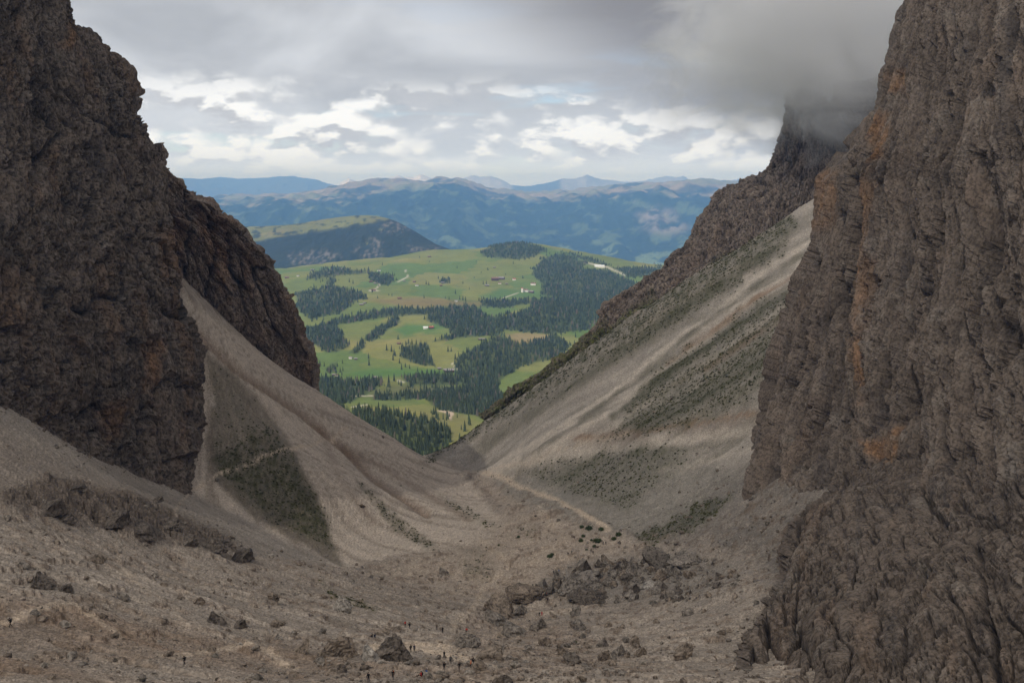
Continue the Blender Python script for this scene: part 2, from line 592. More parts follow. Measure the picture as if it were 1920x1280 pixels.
# regions
m_cone = poly_mask(qx, qy, [(345, 560), (620, 735), (860, 885), (950, 985), (930, 1010), (800, 1035), (640, 1068), (575, 1040), (355, 920), (372, 700)], 8)
m_right = poly_mask(qx, qy, [(800, 850), (1700, 250), (1700, 700), (1400, 940), (1310, 990), (1200, 1010), (1100, 965), (1000, 925), (900, 888)], 8)
m_bank = poly_mask(qx, qy, [(-200, 650), (0, 750), (350, 918), (520, 1005), (650, 1060), (480, 1048), (350, 1010), (200, 985), (60, 960), (-200, 930)], 6)
ax_, ay_ = float(gp[38 - 2][0]), 0
apex = P(345, 580, 560)
ang = np.arctan2(gx - apex[0], apex[1] + 40 - gy)
rad = np.hypot(gx - apex[0], gy - apex[1])
st_cone = fbm(np.stack([(ang * 26).ravel(), (rad / 90).ravel(), np.full(gx.size, 1.1)], -1), 5, 0.6).reshape(sh)
sv = gy + 0.12 * gx
st_right = fbm(np.stack([(sv / 14).ravel(), (gx / 240).ravel(), np.full(gx.size, 4.1)], -1), 5, 0.62).reshape(sh)
st_bank = fbm(np.stack([((gx * 0.5 + gy) / 8).ravel(), ((gx - gy * 0.5) / 60).ravel(), np.full(gx.size, 6.1)], -1), 5, 0.6).reshape(sh)
flow = np.where(m_cone > 0.5, st_cone, np.where(m_right > 0.5, st_right, st_bank))
m_floor = np.clip(1 - m_cone - m_right - m_bank, 0, 1)

# wash channels running down the foreground and across the basin
rill = fbm(np.stack([((gx * 0.30 + gy) / 9).ravel(), ((gx - gy * 0.3) / 60).ravel(), np.full(gx.size, 9.2)], -1), 5, 0.6).reshape(sh)
rill2 = fbm(np.stack([((gx * 0.22 + gy) / 3.6).ravel(), ((gx - gy * 0.2) / 42).ravel(), np.full(gx.size, 19.2)], -1), 4, 0.6).reshape(sh) * (1 - sstep(gx, -30, 40)) * m_floor
basin = fbm(pts2(gx, gy, 16, 9, 12.0), 5, 0.55, ridged=True).reshape(sh)
disp = 1.3 * f1 + 0.22 * f2 + m_cone * 1.1 * st_cone + m_right * 1.5 * st_right + m_floor * (0.55 * rill + 0.15 * basin) + 0.42 * rill2 + m_bank * 0.9 * st_bank
c1, c2, cid = cells(pts2(gx, gy, 2.2, 2.2, 0.5))
stony = np.clip(0.5 + 0.9 * f1 + 0.4 * f2, 0, 1).reshape(sh)
disp += 0.13 * stony * ((0.6 - c1) * (cid > 0.45)).reshape(sh)
# little scarps in the washed floor
sc_n = fbm(pts2(gx, gy, 44, 17, 15.0), 5, 0.5).reshape(sh)
for lv in (-0.16, 0.06, 0.28):
    disp += m_floor * 0.9 * sstep(sc_n, lv - 0.012, lv + 0.012)
scarp = m_floor * np.clip(sum(1 - sstep(np.abs(sc_n - lv), 0.008, 0.03) for lv in (-0.16, 0.06, 0.28)), 0, 1)
# bare rock breaking out of the foot of the left bank
m_out = poly_mask(qx, qy, [(0, 925), (60, 905), (150, 915), (250, 930), (340, 965), (430, 1008), (478, 1050), (400, 1040), (300, 1012), (200, 994), (100, 980), (0, 958)], 14)
m_out = m_out * sstep(f1 + 0.6 * wob, -0.6, -0.15)
m_out = np.maximum(m_out, poly_mask(qx, qy, [(150, 935), (240, 935), (300, 975), (280, 1008), (220, 990), (150, 985)], 7))
m_out = np.maximum(m_out, poly_mask(qx, qy, [(80, 895), (160, 900), (155, 925), (90, 915)], 5))
oc1, oc2, oci = cells(pts2(gx + 2 * f2, gy + 3 * wob2, 13, 8, 0.5))
ofa = facets(pts2(gx, gy, 9, 6, 2.5))
ob1, ob2, obi = cells(np.stack([gx.ravel() / 2.4, gy.ravel() / 2.4, gz.ravel() / 2], -1))
disp += m_out * (0.7 + 2.4 * (oci - 0.35) + 1.6 * ofa - 1.2 * (1 - sstep(oc2 - oc1, 0, 0.2)) + 0.8 * (obi - 0.5)).reshape(sh)
# the eroded trench in the cone
tr_line = [(350, 600), (440, 690), (560, 770), (640, 835), (700, 895), (800, 960)]
tw = line_mask(qx, qy, tr_line, 6, 6)
disp -= 3.4 * tw
edge_near = sstep(gy, 5, 60)
gz2 = gz + disp * edge_near + np.random.default_rng(4).normal(size=sh) * 0.00022 * gy * edge_near * (0.5 + stony)
GROUND = Height(gX, gL, gz2)

# surface colours: what lies there, not how it is lit
col = np.broadcast_to(SCREE, sh + (3,)).copy()
col = lerp(col, SCREE * 1.66, m_cone)
col = lerp(col, GREYSCREE, m_right * 0.75 + m_bank * 0.9)
col = lerp(col, np.array([0.245, 0.205, 0.170]), m_bank * (0.45 + 0.45 * sstep(base_py - (750 + 0.47 * base_px), 20, 90)))
vari = 1 + 0.35 * flow * (1 - m_floor) + 0.22 * f1 + 0.10 * f2 + m_floor * 0.30 * rill + 0.30 * rill2
col *= vari[..., None]
# pale fresh streaks and darker settled ones on the slopes
col = lerp(col, np.array([0.46, 0.395, 0.33]), m_right * sstep(st_right, 0.02, 0.28) * 0.85)
col = lerp(col, np.array([0.285, 0.255, 0.208]), m_right * sstep(-st_right, 0.02, 0.26) * 0.85)
col = lerp(col, np.array([0.50, 0.425, 0.355]), m_cone * sstep(st_cone, 0.02, 0.28) * 0.7)
col = lerp(col, np.array([0.32, 0.265, 0.212]), m_cone * sstep(-st_cone, 0.02, 0.28) * 0.75)
col = lerp(col, SOIL * 1.05, tw * 0.75 + 0.45 * line_mask(qx + 8 * st_cone, qy, [(640, 835), (720, 880), (800, 925), (880, 975)], 6, 6) + 0.3 * line_mask(qx, qy, [(600, 800), (640, 900), (700, 980)], 7, 7))
col = lerp(col, np.array([0.42, 0.345, 0.275]), poly_mask(qx, qy, [(900, 900), (990, 950), (1180, 1010), (1400, 1040), (1250, 1060), (1020, 1140), (700, 1080), (900, 1010), (945, 960)], 25) * 0.8)
col = lerp(col, np.array([0.270, 0.245, 0.208])[None, None] * (1 + 0.35 * f2 + 0.3 * wob2)[..., None], poly_mask(qx, qy, [(930, 903), (1000, 893), (1200, 830), (1400, 890), (1340, 990), (1200, 1012), (1120, 1000), (1040, 965), (950, 935)], 14) * 0.75)
col = lerp(col, np.array([0.225, 0.202, 0.176])[None, None] * (1 + 0.4 * f2)[..., None], poly_mask(qx + 14 * wob2, qy + 10 * wob2, [(1000, 1105), (1075, 1060), (1220, 1030), (1300, 1038), (1400, 1070), (1385, 1115), (1300, 1132), (1150, 1128), (1040, 1125)], 22) * 0.7)
foot = poly_mask(qx, qy, [(1200, 1015), (1300, 950), (1390, 880), (1480, 870), (1600, 890), (1540, 960), (1500, 1010), (1480, 1100), (1440, 1130), (1420, 1060), (1330, 1040), (1250, 1030)], 26)
col = lerp(col, np.array([0.205, 0.180, 0.155])[None, None] * (1 + 0.5 * f2 + 0.5 * wob2)[..., None], foot * (0.55 + 0.5 * sstep(wob + wob2, -0.3, 0.3)))
# long streaks down the right slope: fresh pale gravel, rusty wash, settled dark debris
PALE_, RUST_, SETT_ = np.array([0.54, 0.47, 0.395]), np.array([0.33, 0.235, 0.165]), np.array([0.175, 0.160, 0.120])
sx_, sy_ = base_px + 4 * wob + 7 * st_right, base_py + 3 * wob + 9 * st_right
for ln_, wd, cc, k in (
        ([(1525, 448), (1420, 520), (1300, 612), (1150, 735), (1000, 835), (900, 885)], 4, PALE_, 0.85), ([(1510, 490), (1400, 572), (1300, 650), (1180, 745), (1060, 825), (960, 868)], 5.5, PALE_, 0.9),
        ([(1490, 560), (1400, 625), (1290, 705), (1190, 775), (1110, 822)], 3.5, PALE_, 0.8), ([(1520, 470), (1380, 566), (1240, 672), (1100, 772), (980, 846)], 2.5, PALE_, 0.7), ([(1460, 520), (1340, 600), (1200, 700), (1060, 800)], 2.5, PALE_, 0.6), ([(1400, 500), (1280, 590), (1140, 690), (1000, 790)], 2.5, PALE_, 0.5), ([(1470, 620), (1380, 680), (1290, 740)], 4, PALE_, 0.6),
        ([(1505, 505), (1420, 562), (1330, 625), (1250, 680)], 4, RUST_, 0.7), ([(1480, 590), (1400, 640), (1320, 695)], 4, RUST_, 0.5), ([(1435, 770), (1330, 788), (1230, 806), (1080, 822)], 4, RUST_, 0.8),
        ([(1520, 470), (1400, 548), (1280, 640), (1130, 760), (1000, 850)], 5, SETT_, 0.6), ([(1495, 535), (1380, 612), (1270, 690), (1150, 780)], 7, SETT_, 0.75),
        ([(1450, 470), (1330, 550), (1200, 640), (1050, 745), (900, 840)], 10, SETT_, 0.6), ([(1470, 650), (1380, 705), (1280, 765), (1200, 800)], 12, SETT_, 0.7),
        ([(1440, 800), (1340, 815), (1220, 830), (1060, 852), (930, 880)], 9, PALE_, 0.7), ([(1420, 840), (1330, 862), (1240, 880)], 6, PALE_, 0.5), ([(1400, 815), (1300, 840), (1180, 850)], 5, SETT_, 0.4)):
    col = lerp(col, cc[None, None] * (1 + 0.25 * f2)[..., None], line_mask(sx_, sy_, ln_, wd, wd * 0.8) * min(1.0, 1.25 * k) * m_right * (0.6 + 0.6 * sstep(st_right + wob, -0.35, 0.25)))
# the dark stabilised rib on the left cone
ribm = poly_mask(base_px + 10 * wob + 9 * wob2, base_py + 8 * wob + 8 * wob2, [(378, 655), (430, 690), (500, 770), (548, 835), (585, 910), (615, 985), (642, 1060), (560, 1018), (470, 965), (400, 900), (385, 830), (405, 750)], 7)
col = lerp(col, np.array([0.185, 0.155, 0.118])[None, None] * (1 + 0.6 * f2 + 0.6 * wob2)[..., None], ribm * (0.72 + 0.25 * sstep(base_py, 800, 900)) * (0.8 + 0.25 * sstep(st_cone + wob2, -0.3, 0.3)))
# bare earth in the foreground
for pl, k in (([(0, 1140), (160, 1150), (330, 1180), (480, 1230), (330, 1250), (100, 1225), (-40, 1215)], 0.65), ([(-40, 1235), (120, 1240), (320, 1300), (-40, 1300)], 0.5),
              ([(370, 1205), (560, 1215), (700, 1262), (620, 1300), (380, 1260)], 0.4), ([(690, 1262), (900, 1262), (1000, 1300), (650, 1300)], 0.3),
              ([(880, 1160), (1050, 1175), (1180, 1260), (1000, 1270), (860, 1230)], 0.25),
              ([(1075, 818), (1200, 805), (1210, 822), (1100, 832)], 0.7), ([(1210, 800), (1420, 770), (1430, 795), (1300, 815)], 0.35),
              ([(60, 900), (200, 920), (330, 980), (280, 1010), (90, 960)], 0.45)):
    col = lerp(col, SOIL * (1 + 0.3 * f2)[..., None], poly_mask(qx, qy, pl, 22) * k * (0.6 + 0.9 * sstep(rill, -0.3, 0.4)))
col = lerp(col, SOIL * 0.75, scarp * 0.55)
col = lerp(col, ROCK[None, None] * (0.5 + 0.45 * obi.reshape(sh))[..., None], m_out * 0.92)
# turf, broken into tufts
tuft = sstep(wob2 + 0.8 * f2 + 0.35 * flow, -0.22, 0.22)
thin = sstep(0.5 * wob2 + 0.6 * f2 + 1.5 * flow, -0.05, 0.3)
turf = np.zeros(sh)
for pl, fe, k, tn in (
        ([(378, 660), (440, 690), (520, 800), (560, 870), (610, 960), (642, 1058), (560, 1010), (470, 960), (400, 880), (400, 780)], 14, 0.35, thin),
        ([(400, 860), (500, 795), (545, 850), (575, 905), (610, 965), (632, 1030), (560, 1000), (480, 950), (420, 890)], 10, 0.98, tuft),
        ([(665, 895), (700, 925), (760, 980), (830, 1030), (800, 1032), (730, 985), (690, 930)], 5, 0.75, tuft),
        ([(820, 925), (900, 965), (940, 990), (910, 990), (840, 950)], 8, 0.5, thin),
        ([(790, 862), (1000, 722), (1095, 650), (1200, 575), (1300, 510), (1400, 440), (1480, 400), (1500, 420), (1300, 555), (1200, 618), (1060, 715), (900, 812), (830, 858)], 8, 0.95, tuft),
        ([(1050, 715), (1200, 610), (1470, 440), (1480, 470), (1290, 600), (1060, 735), (900, 825)], 10, 0.8, thin),
        ([(1230, 690), (1440, 560), (1500, 530), (1450, 700), (1400, 760), (1250, 810), (1120, 825), (1200, 740)], 14, 0.8, thin),
        ([(1425, 640), (1470, 620), (1462, 670), (1430, 690)], 6, 0.8, tuft), ([(1330, 740), (1425, 710), (1420, 730), (1340, 770)], 6, 0.6, tuft),
        ([(960, 880), (1200, 830), (1300, 850), (1250, 900), (1180, 960), (1080, 930)], 16, 0.75, thin),
        ([(1195, 1010), (1300, 950), (1370, 920), (1345, 965), (1260, 1005), (1215, 1022)], 6, 0.9, tuft),
        ([(608, 1100), (660, 1130), (718, 1155), (700, 1158), (640, 1140)], 4, 0.95, tuft),
        ([(870, 1050), (930, 1055), (920, 1080), (880, 1090)], 8, 0.45, thin), ([(960, 990), (1010, 985), (990, 1012)], 8, 0.4, thin),
        ([(840, 1020), (960, 1030), (900, 1050)], 8, 0.3, thin)):
    turf = np.maximum(turf, poly_mask(base_px + 20 * wob + 9 * wob2, base_py + 16 * wob + 8 * wob2, pl, fe) * k * (0.45 + 0.55 * tn))
turfcol = TURF[None, None] * (1 + 0.35 * f2 + 0.3 * wob2)[..., None]
turfcol = lerp(turfcol, np.array([0.085, 0.075, 0.040]), sstep(f1, 0.0, 0.5) * 0.6)
col = lerp(col, turfcol, turf * 0.8)
# trodden paths
for ln, wd, k in (([(350, 922), (410, 888), (480, 862), (545, 840), (610, 825), (650, 800)], 2.0, 0.9),
                  ([(905, 885), (950, 898), (975, 915), (1030, 932), (1075, 955), (1110, 978), (1140, 995)], 5.2, 1.0),
                  ([(860, 890), (900, 884), (1000, 862), (1080, 832), (1180, 812)], 3, 0.5),
                  ([(700, 1228), (780, 1218), (830, 1232), (880, 1245), (940, 1265)], 8, 0.8),
                  ([(0, 1172), (40, 1165), (110, 1150), (140, 1148), (230, 1200)], 4, 0.6), ([(300, 1240), (345, 1241), (420, 1215), (470, 1215), (560, 1260)], 4, 0.6),
                  ([(900, 1012), (955, 1060), (905, 1110), (870, 1165), (850, 1185)], 5, 0.35), ([(1010, 960), (1060, 1010), (1000, 1060)], 7, 0.3), ([(1100, 1150), (1000, 1160), (930, 1200)], 5, 0.3),
                  ([(215, 1010), (232, 1080), (285, 1120), (350, 1180)], 3, 0.35), ([(350, 922), (330, 945), (330, 985)], 1.6, 0.6)):
    col = lerp(col, np.array([0.56, 0.455, 0.35]), line_mask(qx, qy, ln, wd, wd * 0.6 + 0.8) * k)
col = np.clip(col, 0.02, 0.6)
ground = obj('ground', raw_mesh('ground', np.stack([gx, gy, gz2], -1), grid_faces(*sh), col, smooth=False), M_SCREE, kind='structure',
             label='pale grey-brown scree floor and slopes of the mountain gully')


# ------------------------------------------------------------------ cliffs
def cliff(name, ctrl, nr, nc, label, amp=1.0, size=1.0, vert=5.0, mat=None, seed=0.0, soft=3, ochre=0.5, ochre_at=(), tonek=1.0, ledges=0.8, flute=1.0, block=1.0, jit=0.17, micro=1.0, turf_polys=(), cracks=()):
    V = sheet(ctrl, nr, nc, soft)
    N = normals(V)
    s2 = V.shape[:2]
    q = V.reshape(-1, 3) / size + seed * 31.7
    # across the wall (along its rows) and down the fall line
    step = np.linalg.norm(np.diff(V, axis=1), axis=-1).mean(0)
    U = np.concatenate([[0], np.cumsum(step)]) / size
    U = np.broadcast_to(U, s2).ravel() + seed * 97
    fall = np.concatenate([[0], np.cumsum(np.linalg.norm(np.diff(V, axis=0), axis=-1).mean(1))]) / size
    Zv = np.broadcast_to(-fall[:, None], s2).ravel() + seed * 53
    flat_ = lambda su, sv, k=0.0: np.stack([U / su, Zv / sv, np.full(len(U), k + seed)], -1)
    wu = 3.2 * perlin(flat_(24, 24 * vert * 0.5, 3)) + 1.1 * perlin(flat_(7, 7 * vert * 0.5, 5))
    Uw = U + wu
    fl = lambda su, k, vv=vert: np.stack([Uw / su, Zv / (su * vv), np.full(len(U), k + seed)], -1)
    big = 0.7 * fbm(fl(60, 1, max(1.5, vert * 0.4)), 3, 0.5) + 0.5 * fbm(q / 60, 3, 0.5)
    crease = lambda su, k, oc=2: 2 * np.abs(fbm(fl(su, k), oc, 0.4)) ** 0.8
    cA, cB, cC, cD = crease(26, 2), crease(10, 4), crease(4.4, 6), crease(2.0, 8)
    fA, fB, fC = facets(fl(13, 11.5, max(1.2, vert * 0.5))), facets(fl(4.8, 13.5, max(1.1, vert * 0.4))), facets(fl(1.9, 15.5, max(1.0, vert * 0.3)))
    rg = fbm(fl(6.0, 21, max(1, vert * 0.5)), 4, 0.62, ridged=True)
    fine = fbm(q * np.array([1, 1, 0.7]) / 1.5, 3, 0.6)
    mid = fbm(q * np.array([1, 1, 0.7]) / 8.0 + 9, 4, 0.6)
    led = fbm(np.stack([U / 26, (Zv + 0.35 * U) / 6.5, np.full(len(U), seed + 4)], -1), 3, 0.6)
    rough_k = 0.5 + 1.0 * sstep(fbm(q / 28 + 6, 2), -0.25, 0.25)
    part = sstep(fbm(flat_(30, 60, 33), 2), -0.25, 0.15)            # cracks come and go
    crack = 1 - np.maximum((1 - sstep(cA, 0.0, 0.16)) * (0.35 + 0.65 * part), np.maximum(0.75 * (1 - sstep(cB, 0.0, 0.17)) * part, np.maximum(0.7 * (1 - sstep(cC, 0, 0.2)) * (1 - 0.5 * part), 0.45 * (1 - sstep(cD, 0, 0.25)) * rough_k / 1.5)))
    d = 13 * big + flute * (7.5 * (cA - 0.35) + 3.4 * (cB - 0.35) + micro * rough_k * (1.2 * (cC - 0.35) + 0.5 * (cD - 0.35))) + block * (4.2 * fA + rough_k * (1.5 * fB + 0.6 * micro * fC)) + 0.9 * rg + 0.55 * min(micro, 1.0) * fine + 1.2 * mid + ledges * 1.3 * led
    d = d - 4.2 * (1 - crack)
    d = d - d.mean() + jit * np.random.default_rng(int(seed * 10)).normal(size=len(d)) * (0.4 + 0.6 * rough_k)
    d = d * amp * size
    px, py = proj(V)
    jx = px + 9 * mid.reshape(s2) + 4 * fine.reshape(s2) + 5 * rg.reshape(s2)
    jy = py + 9 * big.reshape(s2)
    dc = np.zeros(s2)
    crack_shade = np.zeros(s2)
    for ln, wd, dep in cracks:
        mk = line_mask(jx, jy, ln, wd, wd)
        dc -= mk * dep
        crack_shade = np.maximum(crack_shade, line_mask(jx, jy, ln, wd * 0.6, wd * 0.6))
    V2 = V + N * (d.reshape(s2) + dc)[..., None]
    r2 = lambda a: a.reshape(s2)
    c = np.broadcast_to(ROCK, s2 + (3,)).copy()
    tone = 1 + 0.30 * fbm(flat_(22, 40, 3), 4, 0.55) + 0.22 * fB + 0.22 * fC + 0.18 * (cC - 0.35)
    c = c * r2(tone * tonek)[..., None]
    st = fbm(flat_(9, 50, 2), 5, 0.6)
    st2 = fbm(flat_(4.5, 45, 8), 4, 0.6)
    o = r2(sstep(st + 0.3 * big, 0.06, 0.36) * ochre)
    for pl, fe, k in ochre_at:
        o = np.maximum(o, poly_mask(jx, jy, pl, fe) * k * (0.45 + 0.75 * r2(sstep(st2, -0.3, 0.3))))
    c = lerp(c, OCHRE * r2(1 + 0.35 * fine + 0.4 * fC)[..., None], o)
    c = lerp(c, DARKROCK, r2(sstep(st2, 0.10, 0.40) * 0.6))
    c = lerp(c, PALEROCK * tonek ** 0.5, r2(sstep(mid + 0.5 * fine + 0.4 * fB, 0.12, 0.55) * 0.5))
    c = lerp(c, DARKROCK * 0.45, r2((1 - crack) * 0.85))  # crevice shade painted into the colour along the creases
    c = lerp(c, DARKROCK * 0.4, crack_shade * 0.75)  # the same painted shade along the drawn crack lines
    tn = r2(sstep(fine + 0.5 * mid, -0.2, 0.25))
    for pl, fe, k in turf_polys:
        c = lerp(c, np.array([0.112, 0.122, 0.040]) * r2(1 + 0.5 * fine + 0.3 * mid)[..., None], poly_mask(jx, jy, pl, fe) * k * (0.3 + 0.7 * tn))
    c = np.clip(c, 0.015, 0.5)
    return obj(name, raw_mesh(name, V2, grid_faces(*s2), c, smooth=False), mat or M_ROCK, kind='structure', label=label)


def wrap_rows(rows, wrap_left=None, wrap_right=None):
    out = []
    for py, r in rows:
        r = [(a, py, d) for a, d in r]
        if wrap_left:
            a, _, d = r[0]
            r = [(a + wrap_left[0] * 1.2, py, d + wrap_left[1] * 2), (a + wrap_left[0] * 0.25, py, d + wrap_left[1])] + r
        if wrap_right:
            a, _, d = r[-1]
            r = r + [(a + wrap_right[0] * 0.25, py, d + wrap_right[1]), (a + wrap_right[0] * 1.2, py, d + wrap_right[1] * 2)]
        out.append(r)
    return out


rw = wrap_rows([
    (-420, [(1800, 525), (1845, 495), (1890, 455), (2000, 405), (2250, 320)]),
    (-150, [(1738, 522), (1770, 492), (1830, 445), (1940, 395), (2250, 305)]),
    (0, [(1692, 520), (1725, 490), (1800, 440), (1930, 382), (2250, 295)]),
    (130, [(1655, 515), (1695, 483), (1780, 430), (1925, 368), (2250, 285)]),
    (200, [(1642, 513), (1680, 480), (1770, 426), (1925, 361), (2250, 282)]),
    (250, [(1606, 515), (1660, 473), (1760, 420), (1920, 355), (2250, 280)]),
    (285, [(1580, 518), (1640, 470), (1745, 418), (1920, 352), (2250, 278)]),
    (340, [(1530, 528), (1605, 478), (1725, 420), (1920, 346), (2250, 275)]),
    (450, [(1526, 522), (1600, 470), (1720, 410), (1920, 335), (2250, 268)]),
    (600, [(1480, 515), (1562, 465), (1700, 400), (1920, 320), (2250, 258)]),
    (700, [(1454, 505), (1540, 455), (1690, 390), (1920, 310), (2250, 250)]),
    (800, [(1440, 495), (1520, 445), (1680, 380), (1920, 298), (2250, 242)]),
    (900, [(1420, 480), (1500, 430), (1660, 370), (1920, 285), (2250, 232)]),
    (1000, [(1410, 462), (1490, 412), (1650, 358), (1920, 270), (2250, 222)]),
    (1180, [(1370, 430), (1480, 385), (1640, 335), (1920, 250), (2250, 205)])], wrap_left=(70, 90))
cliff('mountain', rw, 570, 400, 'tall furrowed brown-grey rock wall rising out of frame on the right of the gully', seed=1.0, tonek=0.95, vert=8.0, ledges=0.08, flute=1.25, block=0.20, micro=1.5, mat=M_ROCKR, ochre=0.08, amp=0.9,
      ochre_at=[([(1640, 225), (1668, 215), (1672, 300), (1640, 310)], 10, 0.85), ([(1610, 340), (1650, 320), (1640, 480), (1620, 620), (1600, 560)], 14, 0.6),
                ([(1600, 640), (1625, 630), (1625, 760), (1610, 770)], 8, 0.7), ([(1620, 830), (1680, 790), (1672, 850), (1640, 870)], 10, 0.9),
                ([(1520, 330), (1560, 290), (1560, 420), (1530, 430)], 10, 0.5), ([(1670, 140), (1700, 130), (1700, 175), (1675, 175)], 8, 0.6)],
      cracks=[([(1862, 10), (1835, 110), (1800, 220), (1790, 300)], 5, 8), ([(1772, 420), (1750, 500), (1735, 560), (1722, 600), (1700, 700), (1680, 790)], 6, 10), ([(1600, 290), (1605, 430), (1592, 520), (1580, 640), (1548, 760), (1510, 870)], 6, 10),
              ([(1568, 330), (1578, 450), (1572, 560)], 4, 7), ([(1642, 520), (1640, 580), (1625, 640), (1620, 720), (1600, 800)], 5, 8), ([(1882, 300), (1870, 450), (1850, 560), (1830, 660)], 4, 6), ([(1792, 180), (1745, 330), (1700, 440)], 4, 6),
              ([(1905, 120), (1880, 240), (1860, 300)], 4, 6), ([(1700, 480), (1680, 600), (1655, 700), (1640, 790)], 3, 5), ([(1905, 520), (1890, 640), (1850, 760), (1800, 860)], 5, 7), ([(1780, 640), (1760, 720), (1720, 830), (1690, 900)], 4, 6), ([(1530, 470), (1525, 600), (1500, 720), (1470, 820)], 4, 5)])
rb = wrap_rows([
    (800, [(1660, 450), (1780, 392), (1920, 330), (2250, 262)]),
    (850, [(1615, 425), (1740, 370), (1920, 300), (2250, 240)]),
    (905, [(1560, 392), (1700, 345), (1920, 268), (2250, 215)]),
    (950, [(1528, 362), (1670, 318), (1920, 246), (2250, 200)]),
    (1000, [(1490, 322), (1650, 290), (1920, 228), (2250, 188)]),
    (1100, [(1452, 274), (1630, 250), (1920, 205), (2250, 172)]),
    (1180, [(1408, 238), (1600, 222), (1920, 190), (2250, 160)]),
    (1260, [(1386, 200), (1600, 195), (1920, 175), (2250, 148)]),
    (1340, [(1376, 174), (1600, 172), (1920, 158), (2250, 136)]),
    (1480, [(1376, 150), (1600, 142), (1920, 134), (2250, 118)])], wrap_left=(60, 60))
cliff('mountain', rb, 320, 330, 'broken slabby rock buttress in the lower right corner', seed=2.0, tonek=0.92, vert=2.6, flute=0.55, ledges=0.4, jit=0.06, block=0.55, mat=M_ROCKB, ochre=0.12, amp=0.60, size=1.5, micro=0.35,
      cracks=[([(1900, 980), (1760, 1080), (1700, 1180)], 6, 4), ([(1700, 930), (1560, 1010), (1480, 1100)], 6, 3), ([(1850, 1150), (1700, 1260)], 5, 3)])
ln = wrap_rows([
    (-420, [(-330, 345), (-60, 455), (40, 482), (95, 502)]),
    (-150, [(-330, 328), (-30, 430), (70, 460), (122, 485)]),
    (0, [(-330, 318), (0, 425), (80, 455), (129, 480)]),
    (58, [(-330, 314), (0, 420), (80, 450), (134, 480)]),
    (72, [(-330, 313), (0, 418), (90, 450), (165, 488)]),
    (150, [(-330, 308), (0, 410), (120, 450), (232, 496)]),
    (230, [(-330, 303), (0, 402), (130, 448), (254, 496)]),
    (330, [(-330, 296), (0, 392), (150, 445), (312, 500)]),
    (430, [(-330, 290), (0, 382), (150, 438), (318, 495)]),
    (560, [(-330, 282), (0, 368), (170, 430), (338, 490)]),
    (700, [(-330, 272), (0, 354), (190, 425), (368, 485)]),
    (850, [(-330, 262), (0, 340), (200, 415), (374, 472)]),
    (930, [(-330, 256), (0, 331), (200, 405), (362, 455)]),
    (1080, [(-330, 246), (0, 318), (200, 392), (360, 438)])], wrap_right=(-60, 90))
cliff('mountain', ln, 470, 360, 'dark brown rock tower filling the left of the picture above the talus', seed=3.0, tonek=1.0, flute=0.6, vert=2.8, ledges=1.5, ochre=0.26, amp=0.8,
      ochre_at=[([(268, 640), (308, 640), (300, 720), (275, 735)], 10, 0.7), ([(0, 480), (60, 520), (40, 600), (0, 620)], 20, 0.5), ([(110, 50), (135, 40), (130, 95), (115, 95)], 8, 0.7),
                ([(290, 430), (340, 430), (330, 520), (300, 530)], 12, 0.7), ([(200, 760), (250, 740), (240, 820), (210, 830)], 12, 0.5)],
      cracks=[([(60, 150), (110, 250), (60, 330)], 6, 4), ([(130, 170), (180, 230), (250, 260)], 5, 3), ([(275, 740), (270, 820)], 4, 3), ([(300, 420), (320, 520), (350, 600)], 5, 4)])
ls = wrap_rows([
    (270, [(150, 590), (220, 610), (290, 640)]),
    (325, [(150, 588), (225, 610), (306, 640)]),
    (345, [(150, 588), (240, 610), (345, 648)]),
    (372, [(150, 590), (260, 615), (368, 655)]),
    (384, [(150, 590), (270, 620), (402, 662)]),
    (408, [(150, 592), (290, 630), (418, 668)]),
    (428, [(150, 594), (300, 635), (450, 675)]),
    (482, [(150, 598), (320, 645), (502, 690)]),
    (570, [(150, 605), (340, 660), (543, 708)]),
    (620, [(150, 610), (350, 665), (562, 718)]),
    (665, [(150, 615), (360, 675), (590, 728)]),
    (712, [(150, 620), (370, 680), (596, 736)]),
    (800, [(150, 620), (380, 690), (606, 745)]),
    (900, [(150, 620), (380, 690), (615, 750)])], wrap_right=(-50, 110))
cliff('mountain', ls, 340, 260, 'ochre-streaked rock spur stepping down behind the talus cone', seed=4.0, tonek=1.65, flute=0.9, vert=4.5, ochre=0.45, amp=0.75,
      ochre_at=[([(370, 390), (425, 400), (440, 470), (430, 560), (400, 500), (375, 440)], 14, 0.75), ([(310, 400), (350, 400), (350, 480), (320, 480)], 10, 0.6), ([(455, 450), (480, 460), (475, 560), (455, 540)], 8, 0.5)],
      cracks=[([(432, 440), (440, 520), (470, 545)], 4, 4), ([(400, 400), (410, 470), (395, 560)], 4, 4), ([(350, 350), (360, 430), (350, 520)], 4, 3)])
